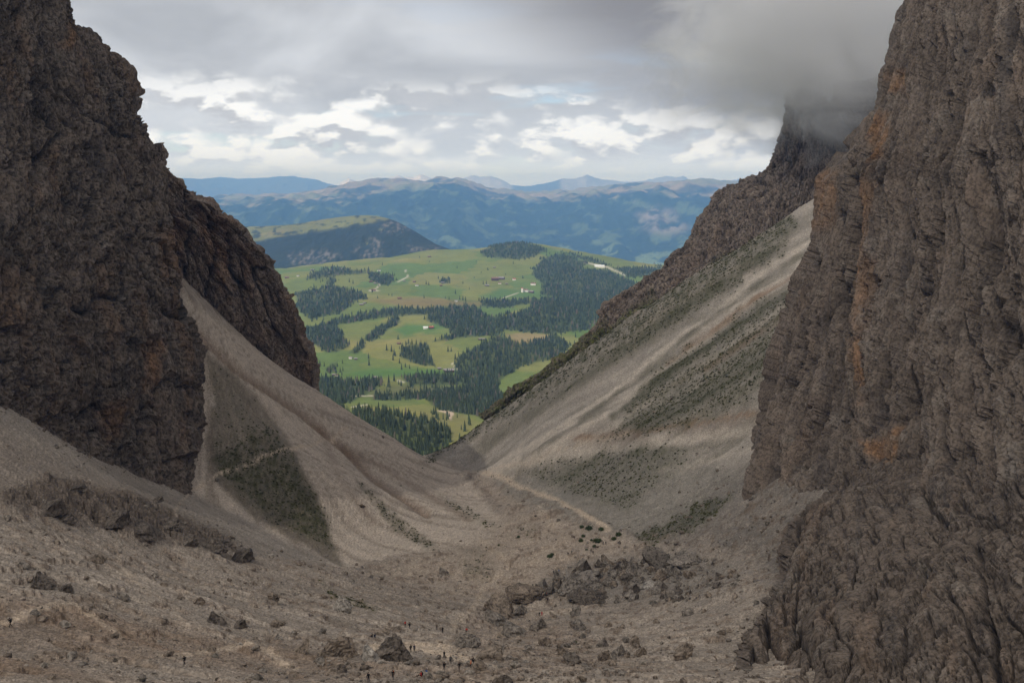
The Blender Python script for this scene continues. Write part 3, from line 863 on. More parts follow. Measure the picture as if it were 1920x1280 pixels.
rf = [
    [(1470, 150, 1250), (1500, 120, 1190), (1520, 110, 1165), (1540, 150, 1140), (1556, 214, 1130), (1572, 150, 1120), (1620, 150, 1090), (1720, 120, 1050)],
    [(1486, 190, 1240), (1478, 190, 1170), (1505, 190, 1140), (1537, 205, 1125), (1556, 232, 1110), (1574, 205, 1100), (1620, 190, 1075), (1720, 180, 1040)],
    [(1475, 260, 1220), (1457, 260, 1150), (1495, 262, 1120), (1530, 265, 1100), (1556, 268, 1085), (1580, 268, 1075), (1625, 262, 1050), (1720, 250, 1020)],
    [(1460, 312, 1210), (1440, 310, 1130), (1480, 315, 1095), (1520, 318, 1075), (1550, 320, 1060), (1580, 320, 1050), (1625, 320, 1030), (1720, 310, 1000)],
    [(1430, 347, 1200), (1402, 346, 1110), (1450, 352, 1070), (1500, 358, 1045), (1540, 360, 1030), (1580, 360, 1020), (1630, 360, 1000), (1720, 350, 980)],
    [(1375, 368, 1180), (1346, 366, 1085), (1410, 380, 1035), (1470, 390, 1005), (1530, 400, 985), (1580, 400, 970), (1640, 400, 955), (1720, 400, 940)],
    [(1335, 425, 1150), (1306, 422, 1060), (1380, 430, 1005), (1450, 440, 965), (1530, 445, 940), (1580, 445, 930), (1640, 445, 920), (1720, 445, 910)],
    [(1320, 453, 1140), (1290, 451, 1040), (1370, 460, 985), (1450, 465, 945), (1530, 470, 930), (1580, 470, 920), (1640, 470, 910), (1720, 470, 900)],
    [(1245, 520, 1100), (1216, 516, 1000), (1300, 520, 960), (1380, 520, 940), (1480, 520, 930), (1580, 520, 920), (1640, 520, 910), (1720, 520, 900)],
    [(1210, 550, 1080), (1181, 546, 985), (1260, 555, 945), (1350, 560, 935), (1480, 560, 930), (1580, 560, 920), (1640, 560, 910), (1720, 560, 900)],
    [(1160, 580, 1060), (1130, 576, 970), (1200, 590, 935), (1300, 600, 930), (1400, 600, 930), (1580, 600, 920), (1640, 600, 910), (1720, 600, 900)],
    [(1130, 625, 1040), (1104, 622, 955), (1150, 640, 925), (1250, 650, 930), (1400, 650, 930), (1580, 650, 920), (1640, 650, 910), (1720, 650, 900)],
    [(1090, 660, 1030), (1070, 660, 945), (1110, 690, 920), (1200, 700, 930), (1400, 700, 930), (1580, 700, 920), (1640, 700, 910), (1720, 700, 900)],
    [(1000, 725, 1000), (975, 728, 930), (1020, 750, 915), (1200, 760, 930), (1400, 760, 930), (1580, 760, 920), (1640, 760, 910), (1720, 760, 900)],
    [(940, 770, 1000), (900, 785, 925), (940, 810, 915), (1200, 820, 930), (1400, 820, 930), (1580, 820, 920), (1640, 820, 910), (1720, 820, 900)]]
cliff('mountain', rf, 350, 290, 'grey jagged ridge climbing into the cloud above the right scree slope', seed=5.0, tonek=1.25, vert=2.5, flute=0.8, ochre=0.12, size=1.5, amp=0.62, mat=M_FARROCK,
      turf_polys=[([(720, 880), (860, 780), (970, 700), (1070, 640), (1120, 625), (1200, 580), (1190, 650), (1060, 735), (900, 840), (780, 900)], 8, 0.97), ([(1180, 600), (1230, 555), (1240, 600), (1180, 640)], 10, 0.9), ([(1280, 560), (1350, 490), (1450, 450), (1460, 465), (1330, 560)], 10, 0.75),
                  ([(1120, 600), (1140, 585), (1140, 640), (1120, 640)], 6, 0.5)])

# ------------------------------------------------------------------ the green plateau beyond, the table mountain, the far ranges
def wedge(x0, x1, d0, d1, nc, nr):
    X = np.linspace((x0 - 960) / FPX * 1.03, (x1 - 960) / FPX * 1.03, nc)
    L = np.linspace(math.log(d0), math.log(d1), nr)
    a, b = np.meshgrid(X, L)
    y = np.exp(b)
    return X, L, a * y, y


A = [(700, 830, 1750), (800, 862, 1700), (640, 770, 1900), (850, 790, 2000), (960, 790, 2000), (720, 765, 2150), (870, 770, 2200), (960, 770, 2250), (600, 742, 2300), (700, 740, 2400), (860, 740, 2500),
     (1000, 740, 2500), (600, 690, 2750), (720, 690, 2800), (860, 690, 2850), (1050, 680, 2950), (620, 650, 3150), (750, 640, 3250), (900, 625, 3350), (900, 650, 3050), (1080, 640, 3250), (580, 610, 3650),
     (700, 600, 3700), (780, 560, 4150), (900, 600, 3650), (1050, 590, 3750), (1150, 580, 3950), (560, 560, 4350), (700, 560, 4300), (640, 545, 4450), (900, 560, 4300), (1100, 550, 4500), (1200, 540, 4700),
     (540, 525, 4900), (700, 520, 5000), (900, 520, 5000), (1050, 510, 5100), (1180, 518, 5000), (530, 508, 5300), (620, 497, 5500), (700, 487, 5800), (800, 472, 6000), (900, 466, 6100), (970, 454, 6150),
     (1030, 468, 6000), (1090, 482, 5700), (1150, 501, 5400), (1230, 506, 5300), (960, 490, 5500), (400, 520, 5200), (400, 640, 3200), (450, 760, 2000), (1350, 520, 5000), (1350, 640, 3300), (1200, 760, 2200)]
ap = [P(a, b, c) for a, b, c in A]
ap += [P(a, b + 22, 6900) for a, b in ((400, 510), (530, 510), (620, 500), (700, 492), (800, 480), (900, 475), (1000, 470), (1100, 490), (1250, 510), (1400, 515))]
ap += [P(a, b, 1250) for a, b in ((600, 1000), (800, 1000), (1000, 1000))]
tA = TPS(np.array(ap), lam=0.02, scale=1000.0)
aX, aL, ax, ay = wedge(380, 1420, 1220, 6900, 300, 350)
az = tA(ax, ay)
sA = ax.shape
g1 = fbm(pts2(ax, ay, 420, 420), 5, 0.5).reshape(sA)
g2 = fbm(pts2(ax, ay, 60, 60, 2.0), 4, 0.5).reshape(sA)
az = az + 24 * g1 * sstep(ay, 1300, 2500) + 2.5 * g2
PLATEAU = Height(aX, aL, az)
apx, apy = proj(np.stack([ax, ay, az], -1))
wA = fbm(pts2(apx, apy, 30, 14, 3.0), 4, 0.55).reshape(sA)
ux, uy = apx + 7 * wA, apy + 3 * wA
GRASS = np.array([0.122, 0.152, 0.042])
YELLOW = np.array([0.255, 0.215, 0.080])
BRIGHT = np.array([0.080, 0.140, 0.040])
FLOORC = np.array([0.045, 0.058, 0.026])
ca = np.broadcast_to(GRASS, sA + (3,)).copy()
f_1, f_2, f_id = cells(pts2(ax + 60 * g2, ay + 90 * g1, 230, 420, 0.5))
f_id = f_id.reshape(sA)
ca = lerp(ca, YELLOW, sstep(f_id, 0.45, 0.9) * 0.35)
ca = lerp(ca, BRIGHT, sstep(-f_id, -0.35, -0.05) * 0.7)
ca = lerp(ca, YELLOW, sstep(g1, 0.05, 0.5) * 0.42)
ca *= (1 + 0.16 * g2 + 0.12 * wA)[..., None]
FORESTS = [
    [(555, 550), (602, 541), (623, 538), (680, 549), (689, 560), (670, 562), (651, 579), (632, 588), (620, 590), (595, 596), (584, 601), (557, 579)],
    [(560, 620), (614, 605), (670, 590), (726, 580), (800, 578), (880, 578), (880, 586), (800, 590), (752, 592), (707, 597), (632, 609), (648, 636), (657, 650), (632, 660), (611, 661), (590, 645), (565, 640)],
    [(681, 637), (707, 612), (745, 594), (752, 603), (719, 624), (700, 640)], [(654, 661), (682, 640), (686, 650), (670, 664)],
    [(801, 590), (830, 578), (892, 575), (907, 590), (929, 596), (999, 579), (999, 563), (1117, 556), (1160, 555), (1190, 545), (1125, 600), (1100, 618), (1028, 626), (949, 618), (931, 628), (860, 634), (812, 640), (846, 627), (842, 616), (800, 601)],
    [(902, 470), (939, 456), (979, 452), (1028, 468), (999, 482), (969, 487), (947, 485), (904, 480)],
    [(999, 509), (1018, 485), (1044, 476), (1058, 476), (1098, 493), (1084, 505), (1098, 505), (1137, 507), (1197, 533), (1197, 543), (1137, 559), (1058, 559), (1012, 553), (1018, 535), (999, 515)],
    [(1151, 503), (1240, 501), (1226, 517), (1177, 519)], [(1050, 472), (1100, 482), (1140, 496), (1136, 499), (1090, 486)],
    [(902, 563), (999, 563), (999, 569), (939, 577), (902, 575)],
    [(750, 654), (773, 645), (804, 648), (808, 672), (815, 686), (789, 684), (751, 670)],
    [(855, 672), (897, 647), (938, 630), (972, 647), (1042, 630), (1072, 647), (1042, 672), (980, 684), (938, 713), (930, 747), (876, 755), (855, 697)],
    [(590, 714), (625, 707), (654, 714), (711, 709), (718, 720), (687, 739), (657, 754), (639, 756), (600, 740)],
    [(754, 709), (804, 700), (864, 704), (864, 720), (820, 723), (765, 720)],
    [(698, 750), (706, 739), (773, 737), (820, 732), (870, 729), (940, 735), (960, 770), (930, 800), (893, 779), (865, 775), (818, 766), (797, 747)],
    [(630, 757), (657, 775), (670, 768), (734, 773), (749, 779), (781, 781), (827, 794), (850, 812), (820, 880), (740, 850), (620, 790)],
    [(573, 523), (585, 511), (630, 503), (686, 508), (686, 513), (640, 515), (600, 522)], [(690, 520), (690, 508), (735, 517), (739, 527), (722, 535), (712, 534), (700, 528)],
    [(823, 527), (832, 522), (844, 525), (843, 531), (828, 532)], [(611, 528), (622, 517), (629, 524), (626, 533), (613, 533)], [(610, 692), (622, 681), (631, 680), (630, 692), (615, 700)],
]
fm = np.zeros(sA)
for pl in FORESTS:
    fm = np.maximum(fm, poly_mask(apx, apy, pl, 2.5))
ca = lerp(ca, np.array([0.17, 0.125, 0.06]), poly_mask(ux, uy, [(690, 562), (780, 558), (880, 564), (960, 566), (900, 574), (780, 576), (720, 570)], 5) * 0.75)
ca = lerp(ca, np.array([0.235, 0.185, 0.095]), poly_mask(ux, uy, [(945, 627), (990, 624), (1036, 627), (1030, 641), (975, 645)], 3) * 0.9)
ca = lerp(ca, np.array([0.16, 0.15, 0.06]), poly_mask(ux, uy, [(780, 795), (790, 775), (870, 775), (890, 800), (850, 830), (820, 800)], 8) * 0.7)
ca = lerp(ca, np.array([0.10, 0.10, 0.05]), poly_mask(ux, uy, [(690, 738), (720, 722), (760, 722), (860, 725), (850, 738), (700, 748)], 5) * 0.7)
ca = lerp(ca, np.array([0.07, 0.14, 0.035]), poly_mask(ux, uy, [(640, 700), (700, 690), (850, 692), (860, 700), (760, 706), (680, 712)], 6) * 0.9)
ca = lerp(ca, np.array([0.065, 0.135, 0.035]), poly_mask(ux, uy, [(740, 618), (760, 607), (830, 610), (800, 622), (760, 630)], 5) * 0.9)
ca = lerp(ca, np.array([0.075, 0.14, 0.04]), poly_mask(ux, uy, [(940, 540), (1000, 545), (1030, 555), (940, 562), (900, 556)], 5) * 0.9)
ca = lerp(ca, np.array([0.48, 0.38, 0.30]), poly_mask(ux, uy, [(818, 769), (846, 769), (850, 774), (846, 788), (842, 786), (838, 775)], 1.6) * 0.9)
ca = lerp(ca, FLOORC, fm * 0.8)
TRACKS = [([(761, 507), (764, 519), (747, 528)], 1.1), ([(709, 531), (711, 535), (704, 542), (692, 545), (710, 545)], 1.2), ([(971, 549), (943, 559)], 0.8), ([(745, 713), (757, 716)], 1.4),
          ([(848, 681), (851, 687), (862, 694)], 1.2), ([(660, 763), (690, 758)], 0.9), ([(700, 742), (640, 743)], 1.0), ([(1096, 492), (1140, 501), (1172, 516)], 1.3)]
for lnn, wd in TRACKS:
    ca = lerp(ca, np.array([0.42, 0.39, 0.33]), line_mask(apx, apy, lnn, wd, 0.7) * 0.9)
plateau = obj('meadow', raw_mesh('meadow', np.stack([ax, ay, az], -1), grid_faces(*sA), np.clip(ca, 0.02, 0.6)), M_MEADOW, kind='structure', label='rolling green alpine pasture beyond the gully')

# flat-topped wooded mountain behind the pasture
B = [(300, 430, 9500), (460, 424, 9200), (600, 416, 9000), (700, 410, 8900), (738, 408, 8700), (480, 462, 7900), (560, 444, 7900), (640, 434, 7900), (700, 420, 7950), (738, 413, 8000), (752, 422, 7900),
     (780, 437, 7900), (830, 456, 7700), (865, 471, 7600), (530, 508, 7000), (620, 500, 7000), (700, 495, 7000), (800, 485, 7000), (870, 490, 7000), (400, 490, 7300), (300, 480, 7600)]
bp = [P(a, b, c) for a, b, c in B] + [np.array((x, 10500.0, -900.0)) for x in (-3000, -2000, -1000, 0)] + [np.array((x, 8500.0, -850.0)) for x in (-200, 300)] + [np.array((0, 7000.0, -700.0)), np.array((-150, 9500.0, -900.0))]
tB = TPS(np.array(bp), lam=0.01, scale=1000.0)
bX, bL, bx, by = wedge(240, 960, 6750, 10400, 300, 130)
sB = bx.shape
h1 = fbm(pts2(bx, by, 500, 500, 4.0), 5, 0.55).reshape(sB)
h2 = fbm(pts2(bx, by, 130, 380, 6.0), 5, 0.6, ridged=True).reshape(sB)
bz0 = tB(bx, by)
slope = np.hypot(*np.gradient(bz0)[::-1]) if False else np.abs(np.gradient(bz0, axis=0) / np.gradient(by, axis=0))
stp = sstep(slope, 0.10, 0.28)
bz = bz0 + 10 * h1 + 30 * (h2 - 0.45) * stp - 22
mpx, mpy = proj(np.stack([bx, by, bz], -1))
cb = np.broadcast_to(np.array([0.135, 0.140, 0.048]), sB + (3,)).copy()
cb = lerp(cb, np.array([0.20, 0.165, 0.07]), sstep(h1, 0, 0.4) * 0.7)
nb = fbm(pts2(mpx, mpy, 26, 9, 1.0), 5, 0.6).reshape(sB)
face = poly_mask(mpx + 10 * nb, mpy + 5 * nb, [(440, 462), (520, 444), (600, 432), (660, 424), (720, 413), (755, 405), (790, 436), (870, 466), (880, 520), (440, 540)], 3)
woods = np.maximum(face * sstep(nb + 0.3 * h2, -0.45, -0.2), sstep(nb, 0.10, 0.2) * 0.9)
cb = lerp(cb, np.array([0.020, 0.028, 0.016]), woods)
cragm = poly_mask(mpx + 8 * nb, mpy + 4 * nb, [(715, 420), (745, 412), (770, 430), (745, 440), (715, 436)], 3)
for pl in ([(535, 478), (560, 470), (610, 468), (640, 480), (600, 500), (550, 495)], [(660, 470), (700, 445), (720, 455), (715, 480), (690, 490)], [(760, 462), (830, 462), (820, 474), (770, 474)]):
    cragm = np.maximum(cragm, poly_mask(mpx + 8 * nb, mpy + 4 * nb, pl, 6) * sstep(h2 + 0.7 * nb, -0.2, 0.35))
nb2 = fbm(pts2(mpx, mpy, 7, 6, 5.0), 3, 0.6).reshape(sB)
cb = lerp(cb, np.array([0.125, 0.115, 0.107]), cragm * sstep(nb2, -0.1, 0.25) * sstep(nb + h2, -0.1, 0.4))
obj('hill', raw_mesh('hill', np.stack([bx, by, bz], -1), grid_faces(*sB), np.clip(cb, 0.02, 0.6)), M_HILL, kind='structure', label='flat-topped wooded mountain with crags behind the pasture')

# the blue range across the deep valley
RID = [(200, 374), (350, 372), (400, 374), (470, 371), (520, 368), (580, 366), (640, 354), (690, 344), (740, 341), (780, 346), (820, 340), (855, 338), (885, 347), (912, 360), (960, 364), (1010, 366), (1060, 362), (1120, 357),
       (1180, 352), (1240, 349), (1300, 345), (1360, 347), (1440, 343), (1600, 340), (1800, 345)]
fX, fL, fx, fy = wedge(150, 1850, 10600, 30000, 470, 260)
sF = fx.shape
fpx = 960 + FPX * fx / fy / 1.0
crest_py = np.interp(fpx, [a for a, _ in RID], [b for _, b in RID])
_, crz = ray(fpx, crest_py)
crest_d = 25000 + 1300 * np.sin(fpx / 130.0)
crest_z = crz * crest_d
base_z = -1330 + 0 * fpx
tt = np.clip((fy - 12500) / (crest_d - 12500), -0.2, 1.3)
bench = np.interp(tt, [-0.2, 0.0, 0.12, 0.24, 0.52, 0.64, 0.80, 1.0, 1.3], [0.0, 0.0, 0.03, 0.12, 0.66, 0.78, 0.87, 1.0, 0.72])
n1 = fbm(pts2(fx, fy, 2000, 3600, 2.0), 6, 0.5, ridged=True).reshape(sF)
n2 = fbm(pts2(fx, fy, 5000, 5000, 5.0), 4, 0.5).reshape(sF)
n3 = fbm(pts2(fx, fy, 600, 1300, 9.0), 5, 0.55, ridged=True).reshape(sF)
fz = base_z + (crest_z - base_z) * bench + (230 * n1 + 150 * n2) * np.clip(np.sin(np.clip(tt, 0, 1) * math.pi), 0, 1) ** 0.8 + 20 * n1 + 130 * n3 * sstep(tt, 0.1, 0.3)
px_, py_ = proj(np.stack([fx, fy, fz], -1))
nf = fbm(pts2(fx, fy, 480, 800, 8.0), 7, 0.68).reshape(sF)
nq = fbm(pts2(fx, fy, 1300, 1500, 3.0), 4, 0.5).reshape(sF)
cf = np.broadcast_to(np.array([0.020, 0.034, 0.020]), sF + (3,)).copy()
low = 1 - sstep(tt, 0.12, 0.34)
cf = lerp(cf, np.array([0.145, 0.195, 0.09]), sstep(nf + 0.10 * low, 0.08, 0.15) * (0.35 + 0.65 * low))
cf = lerp(cf, np.array([0.25, 0.20, 0.13]), sstep(tt + 0.45 * nf + 0.2 * n2, 0.60, 0.76) * 0.9)
cf = lerp(cf, np.array([0.14, 0.16, 0.08]), sstep(nq, 0.06, 0.2) * sstep(tt, 0.5, 0.64) * 0.6)
cf = lerp(cf, np.array([0.022, 0.036, 0.024]), sstep(-nq, 0.08, 0.22) * sstep(tt, 0.5, 0.7) * 0.85)
cf = lerp(cf, np.array([0.20, 0.175, 0.155]), poly_mask(px_ + 14 * nf, py_ + 8 * nf, [(1195, 405), (1230, 388), (1262, 395), (1290, 430), (1250, 440), (1205, 430)], 12) * sstep(nf + n3 * 0.5, 0.05, 0.45))
cf = lerp(cf, np.array([0.20, 0.175, 0.16]), sstep(nf - 0.25 * n3, 0.36, 0.46) * sstep(tt, 0.15, 0.3) * 0.7)
obj('mountains', raw_mesh('mountains', np.stack([fx, fy, fz], -1), grid_faces(*sF), np.clip(cf, 0.015, 0.6)), M_HILL, kind='structure', label='broad hazy blue mountain range with high pastures across the valley')

# the farthest peaks on the skyline
PKS = [(100, 338), (340, 337), (420, 334), (480, 337), (548, 331), (600, 338), (637, 352), (645, 341), (658, 334), (668, 341), (687, 347), (705, 343), (720, 337), (735, 333), (750, 328), (762, 333), (770, 332), (780, 335), (790, 328), (800, 332), (815, 337), (850, 342), (872, 336),
       (885, 330), (900, 333), (920, 330), (940, 338), (958, 348), (985, 350), (1010, 348), (1035, 342), (1054, 337), (1078, 335), (1098, 329), (1112, 334), (1130, 339), (1155, 340), (1181, 343), (1205, 341), (1225, 336), (1244, 332), (1262, 333), (1277, 331), (1292, 342), (1340, 345), (1370, 340), (1395, 336), (1425, 336), (1500, 340), (1850, 336)]
kX, kL, kx, ky = wedge(80, 1850, 30500, 52000, 620, 70)
sK = kx.shape
kpx = 960 + FPX * kx / ky
cpy = np.interp(kpx, [a for a, _ in PKS], [b for _, b in PKS])
_, kz = ray(kpx, cpy)
kd = 41000 + 2200 * np.sin(kpx / 61.0)
ctz = kz * kd
kt = np.interp((ky - 30500) / (kd - 30500), [0, 0.5, 1.0, 2.0], [0.0, 0.42, 1.0, 0.0])
k1 = fbm(pts2(kx, ky, 1000, 2600, 1.0), 6, 0.58, ridged=True).reshape(sK)
kzz = -1330 + (ctz + 1330) * kt + 240 * k1 * np.clip(np.sin(np.clip(kt, 0, 1) * math.pi), 0, 1) + 75 * k1
ck = np.broadcast_to(np.array([0.075, 0.072, 0.055]), sK + (3,)).copy()
strip = lambda a, b, k: k * sstep(kpx, a - 6, a + 6) * (1 - sstep(kpx, b - 6, b + 6))
pale = strip(636, 690, 1.0) + strip(715, 815, 1.0) + strip(870, 960, 0.5) + strip(1050, 1300, 0.35)
ck = lerp(ck, np.array([0.58, 0.54, 0.50]), pale * sstep(kt + 0.3 * k1, 0.5, 0.8))
obj('mountains', raw_mesh('mountains', np.stack([kx, ky, kzz], -1), grid_faces(*sK), np.clip(ck, 0.02, 0.6)), M_HILL, kind='structure', label='pale distant peaks along the horizon under the clouds')

# country beyond and to the sides, down to the horizon
def plain():
    n = 60
    x = np.linspace(-41000, 41000, n)
    y = np.linspace(-3500, 57000, n)
    a, b = np.meshgrid(x, y)
    r = np.hypot(a, b)
    z = -1720 - 0 * r + 120 * fbm(pts2(a, b, 9000, 9000), 4).reshape(a.shape)
    c = np.broadcast_to(np.array([0.035, 0.05, 0.026]), a.shape + (3,)).copy()
    return obj('terrain', raw_mesh('terrain', np.stack([a, b, z], -1), grid_faces(n, n), c), M_HILL, kind='structure', label='lowland stretching away beneath the mountains')


plain()

# ------------------------------------------------------------------ things: stones, people, shrubs, trees, houses
def flat_mat(name, colr, rough=0.8, var=0.0, scale=1.0, rand=0.0, attr=False, bump=0.0):
    m = bpy.data.materials.new(name)
    m.use_nodes = True
    t = NT(m.node_tree)
    c = t.n('ShaderNodeRGB')
    c.outputs[0].default_value = (*colr, 1)
    c = c.outputs[0]
    if attr:
        c = t.n('ShaderNodeAttribute', attribute_name='tint').outputs['Color']
    bs = t.n('ShaderNodeBsdfPrincipled', ins={'Roughness': rough, 'Specular IOR Level': 0.2})
    if var:
        nn = t.noise(t.n('ShaderNodeTexCoord').outputs['Object'], scale, 4, 0.6)
        g = t.math('ADD', t.math('MULTIPLY', t.math('SUBTRACT', nn, 0.5), 2 * var), 1.0)
        c = t.mix(1.0, c, t.n('ShaderNodeCombineColor', ins={0: g, 1: g, 2: g}).outputs[0], 'MULTIPLY')
        if bump:
            b = t.n('ShaderNodeBump', ins={'Strength': bump, 'Distance': 0.3, 'Height': nn})
            t.link(b.outputs[0], bs.inputs['Normal'])
    if rand:
        r = t.math('ADD', t.math('MULTIPLY', t.math('SUBTRACT', t.n('ShaderNodeObjectInfo').outputs['Random'], 0.5), 2 * rand), 1.0)
        c = t.mix(1.0, c, t.n('ShaderNodeCombineColor', ins={0: r, 1: r, 2: r}).outputs[0], 'MULTIPLY')
    t.link(c, bs.inputs['Base Color'])
    t.n('ShaderNodeOutputMaterial', ins={'Surface': bs.outputs[0]})
    return m


import bmesh


def ico(sub):
    bm = bmesh.new()
    bmesh.ops.create_icosphere(bm, subdivisions=sub, radius=1.0)
    v = np.array([x.co[:] for x in bm.verts])
    f = np.array([[x.index for x in p.verts] for p in bm.faces])
    bm.free()
    return v, f


ICO1, ICO2, ICO4 = ico(1), ico(2), ico(4)


def rock_shape(seed, sub=ICO4, planes=11, peak=0.0, rough=0.11, low=0.3):
    """an angular block: a ball cut by random planes, then roughened; fits the unit box with its foot at z = 0"""
    r = np.random.default_rng(seed)
    v = sub[0].copy()
    for _ in range(planes):
        n = r.normal(size=3)
        n[2] = abs(n[2]) * 0.8 if r.random() < 0.7 else n[2]
        n /= np.linalg.norm(n)
        h = r.uniform(low, 0.8)
        over = v @ n - h
        v = v - np.maximum(over, 0)[:, None] * n * 0.96
    if rough:
        d1, d2, di = cells(v * 2.6 + seed * 3.1)
        v = v * (1 + rough * 1.3 * facets(v * 1.7 + seed) + rough * 0.8 * facets(v * 4.1 + seed * 2) + rough * 0.6 * (di - 0.5) + rough * 1.6 * fbm(v * 2.2 + seed, 4, 0.6) - rough * 0.9 * (1 - sstep(d2 - d1, 0, 0.15)))[:, None]
    v[:, 0] += 0.16 * r.normal() * v[:, 2]
    if peak:
        v[:, :2] *= (1 - peak * sstep(v[:, 2], -0.6, 1.0))[:, None]
    v -= v.min(0)
    v /= v.max(0)
    v -= np.array([0.5, 0.5, 0])
    return v, sub[1]


def tinted(v, f, base, seed, name):
    n = fbm(v * 3.1 + seed * 2.3, 4, 0.6)
    c = np.broadcast_to(np.array(base), v.shape) * (1 + 0.7 * n)[:, None]
    c = c + (DARKROCK - c) * np.clip(sstep(fbm(v * np.array([5, 5, 1.6]) + seed, 3), 0.15, 0.5) * 0.6, 0, 1)[:, None]
    return raw_mesh(name, v, f, np.clip(c, 0.02, 0.6), smooth=False)


GREYB, BROWNB, DARKB, PALEB = (0.235, 0.205, 0.176), (0.235, 0.19, 0.150), (0.135, 0.113, 0.095), (0.37, 0.335, 0.295)
ROCKS = {}
for tone, bc in (('grey', GREYB), ('brown', BROWNB), ('dark', DARKB), ('pale', PALEB)):
    ROCKS[tone] = []
    for k in range(5 if tone in ('grey', 'brown') else 3):
        v, f = rock_shape(11 + k * 7 + len(tone), ICO4 if k < 2 else ico(3), 10 + k, 0.34 if k in (0, 3) else 0.0)
        ROCKS[tone].append(tinted(v, f, bc, k + len(tone), 'boulder'))
    for me in ROCKS[tone]:
        me.materials.append(M_STONE)


def on_ground(px, py, dmin=100, dmax=1150):
    return GROUND.hit(px, py, dmin, dmax)


def boulder(x0, x1, y0, y1, tone, label, shape=None, group=None, name='boulder', cat='boulder', sink=0.12, deep=0.9):
    p = on_ground((x0 + x1) / 2, y1)
    D = np.linalg.norm(p)
    wd, ht = (x1 - x0) * D / FPX, (y1 - y0) * D / FPX
    rr = random.Random(int(x0 * 31 + y1))
    me = ROCKS[tone][(shape if shape is not None else rr.randrange(9)) % len(ROCKS[tone])]
    o = obj(name, me, label=label, cat=cat, group=group)
    h = ht * 1.12 + sink * wd
    dp = wd * deep * rr.uniform(0.75, 1.05)
    o.scale = (wd * 1.04, dp, h)
    zz = min(float(GROUND(p[0] + a * wd * 0.4, p[1] + dp * b)) for a in (-1, 0, 1) for b in (0.0, 0.5))
    o.location = (p[0], p[1] + dp * 0.42, max(min(zz, p[2]), p[2] - 0.35 * h) - 0.10 * h)
    o.rotation_euler = (0, 0, rr.uniform(-0.35, 0.35) + (math.pi if rr.random() < 0.5 else 0))
    return o


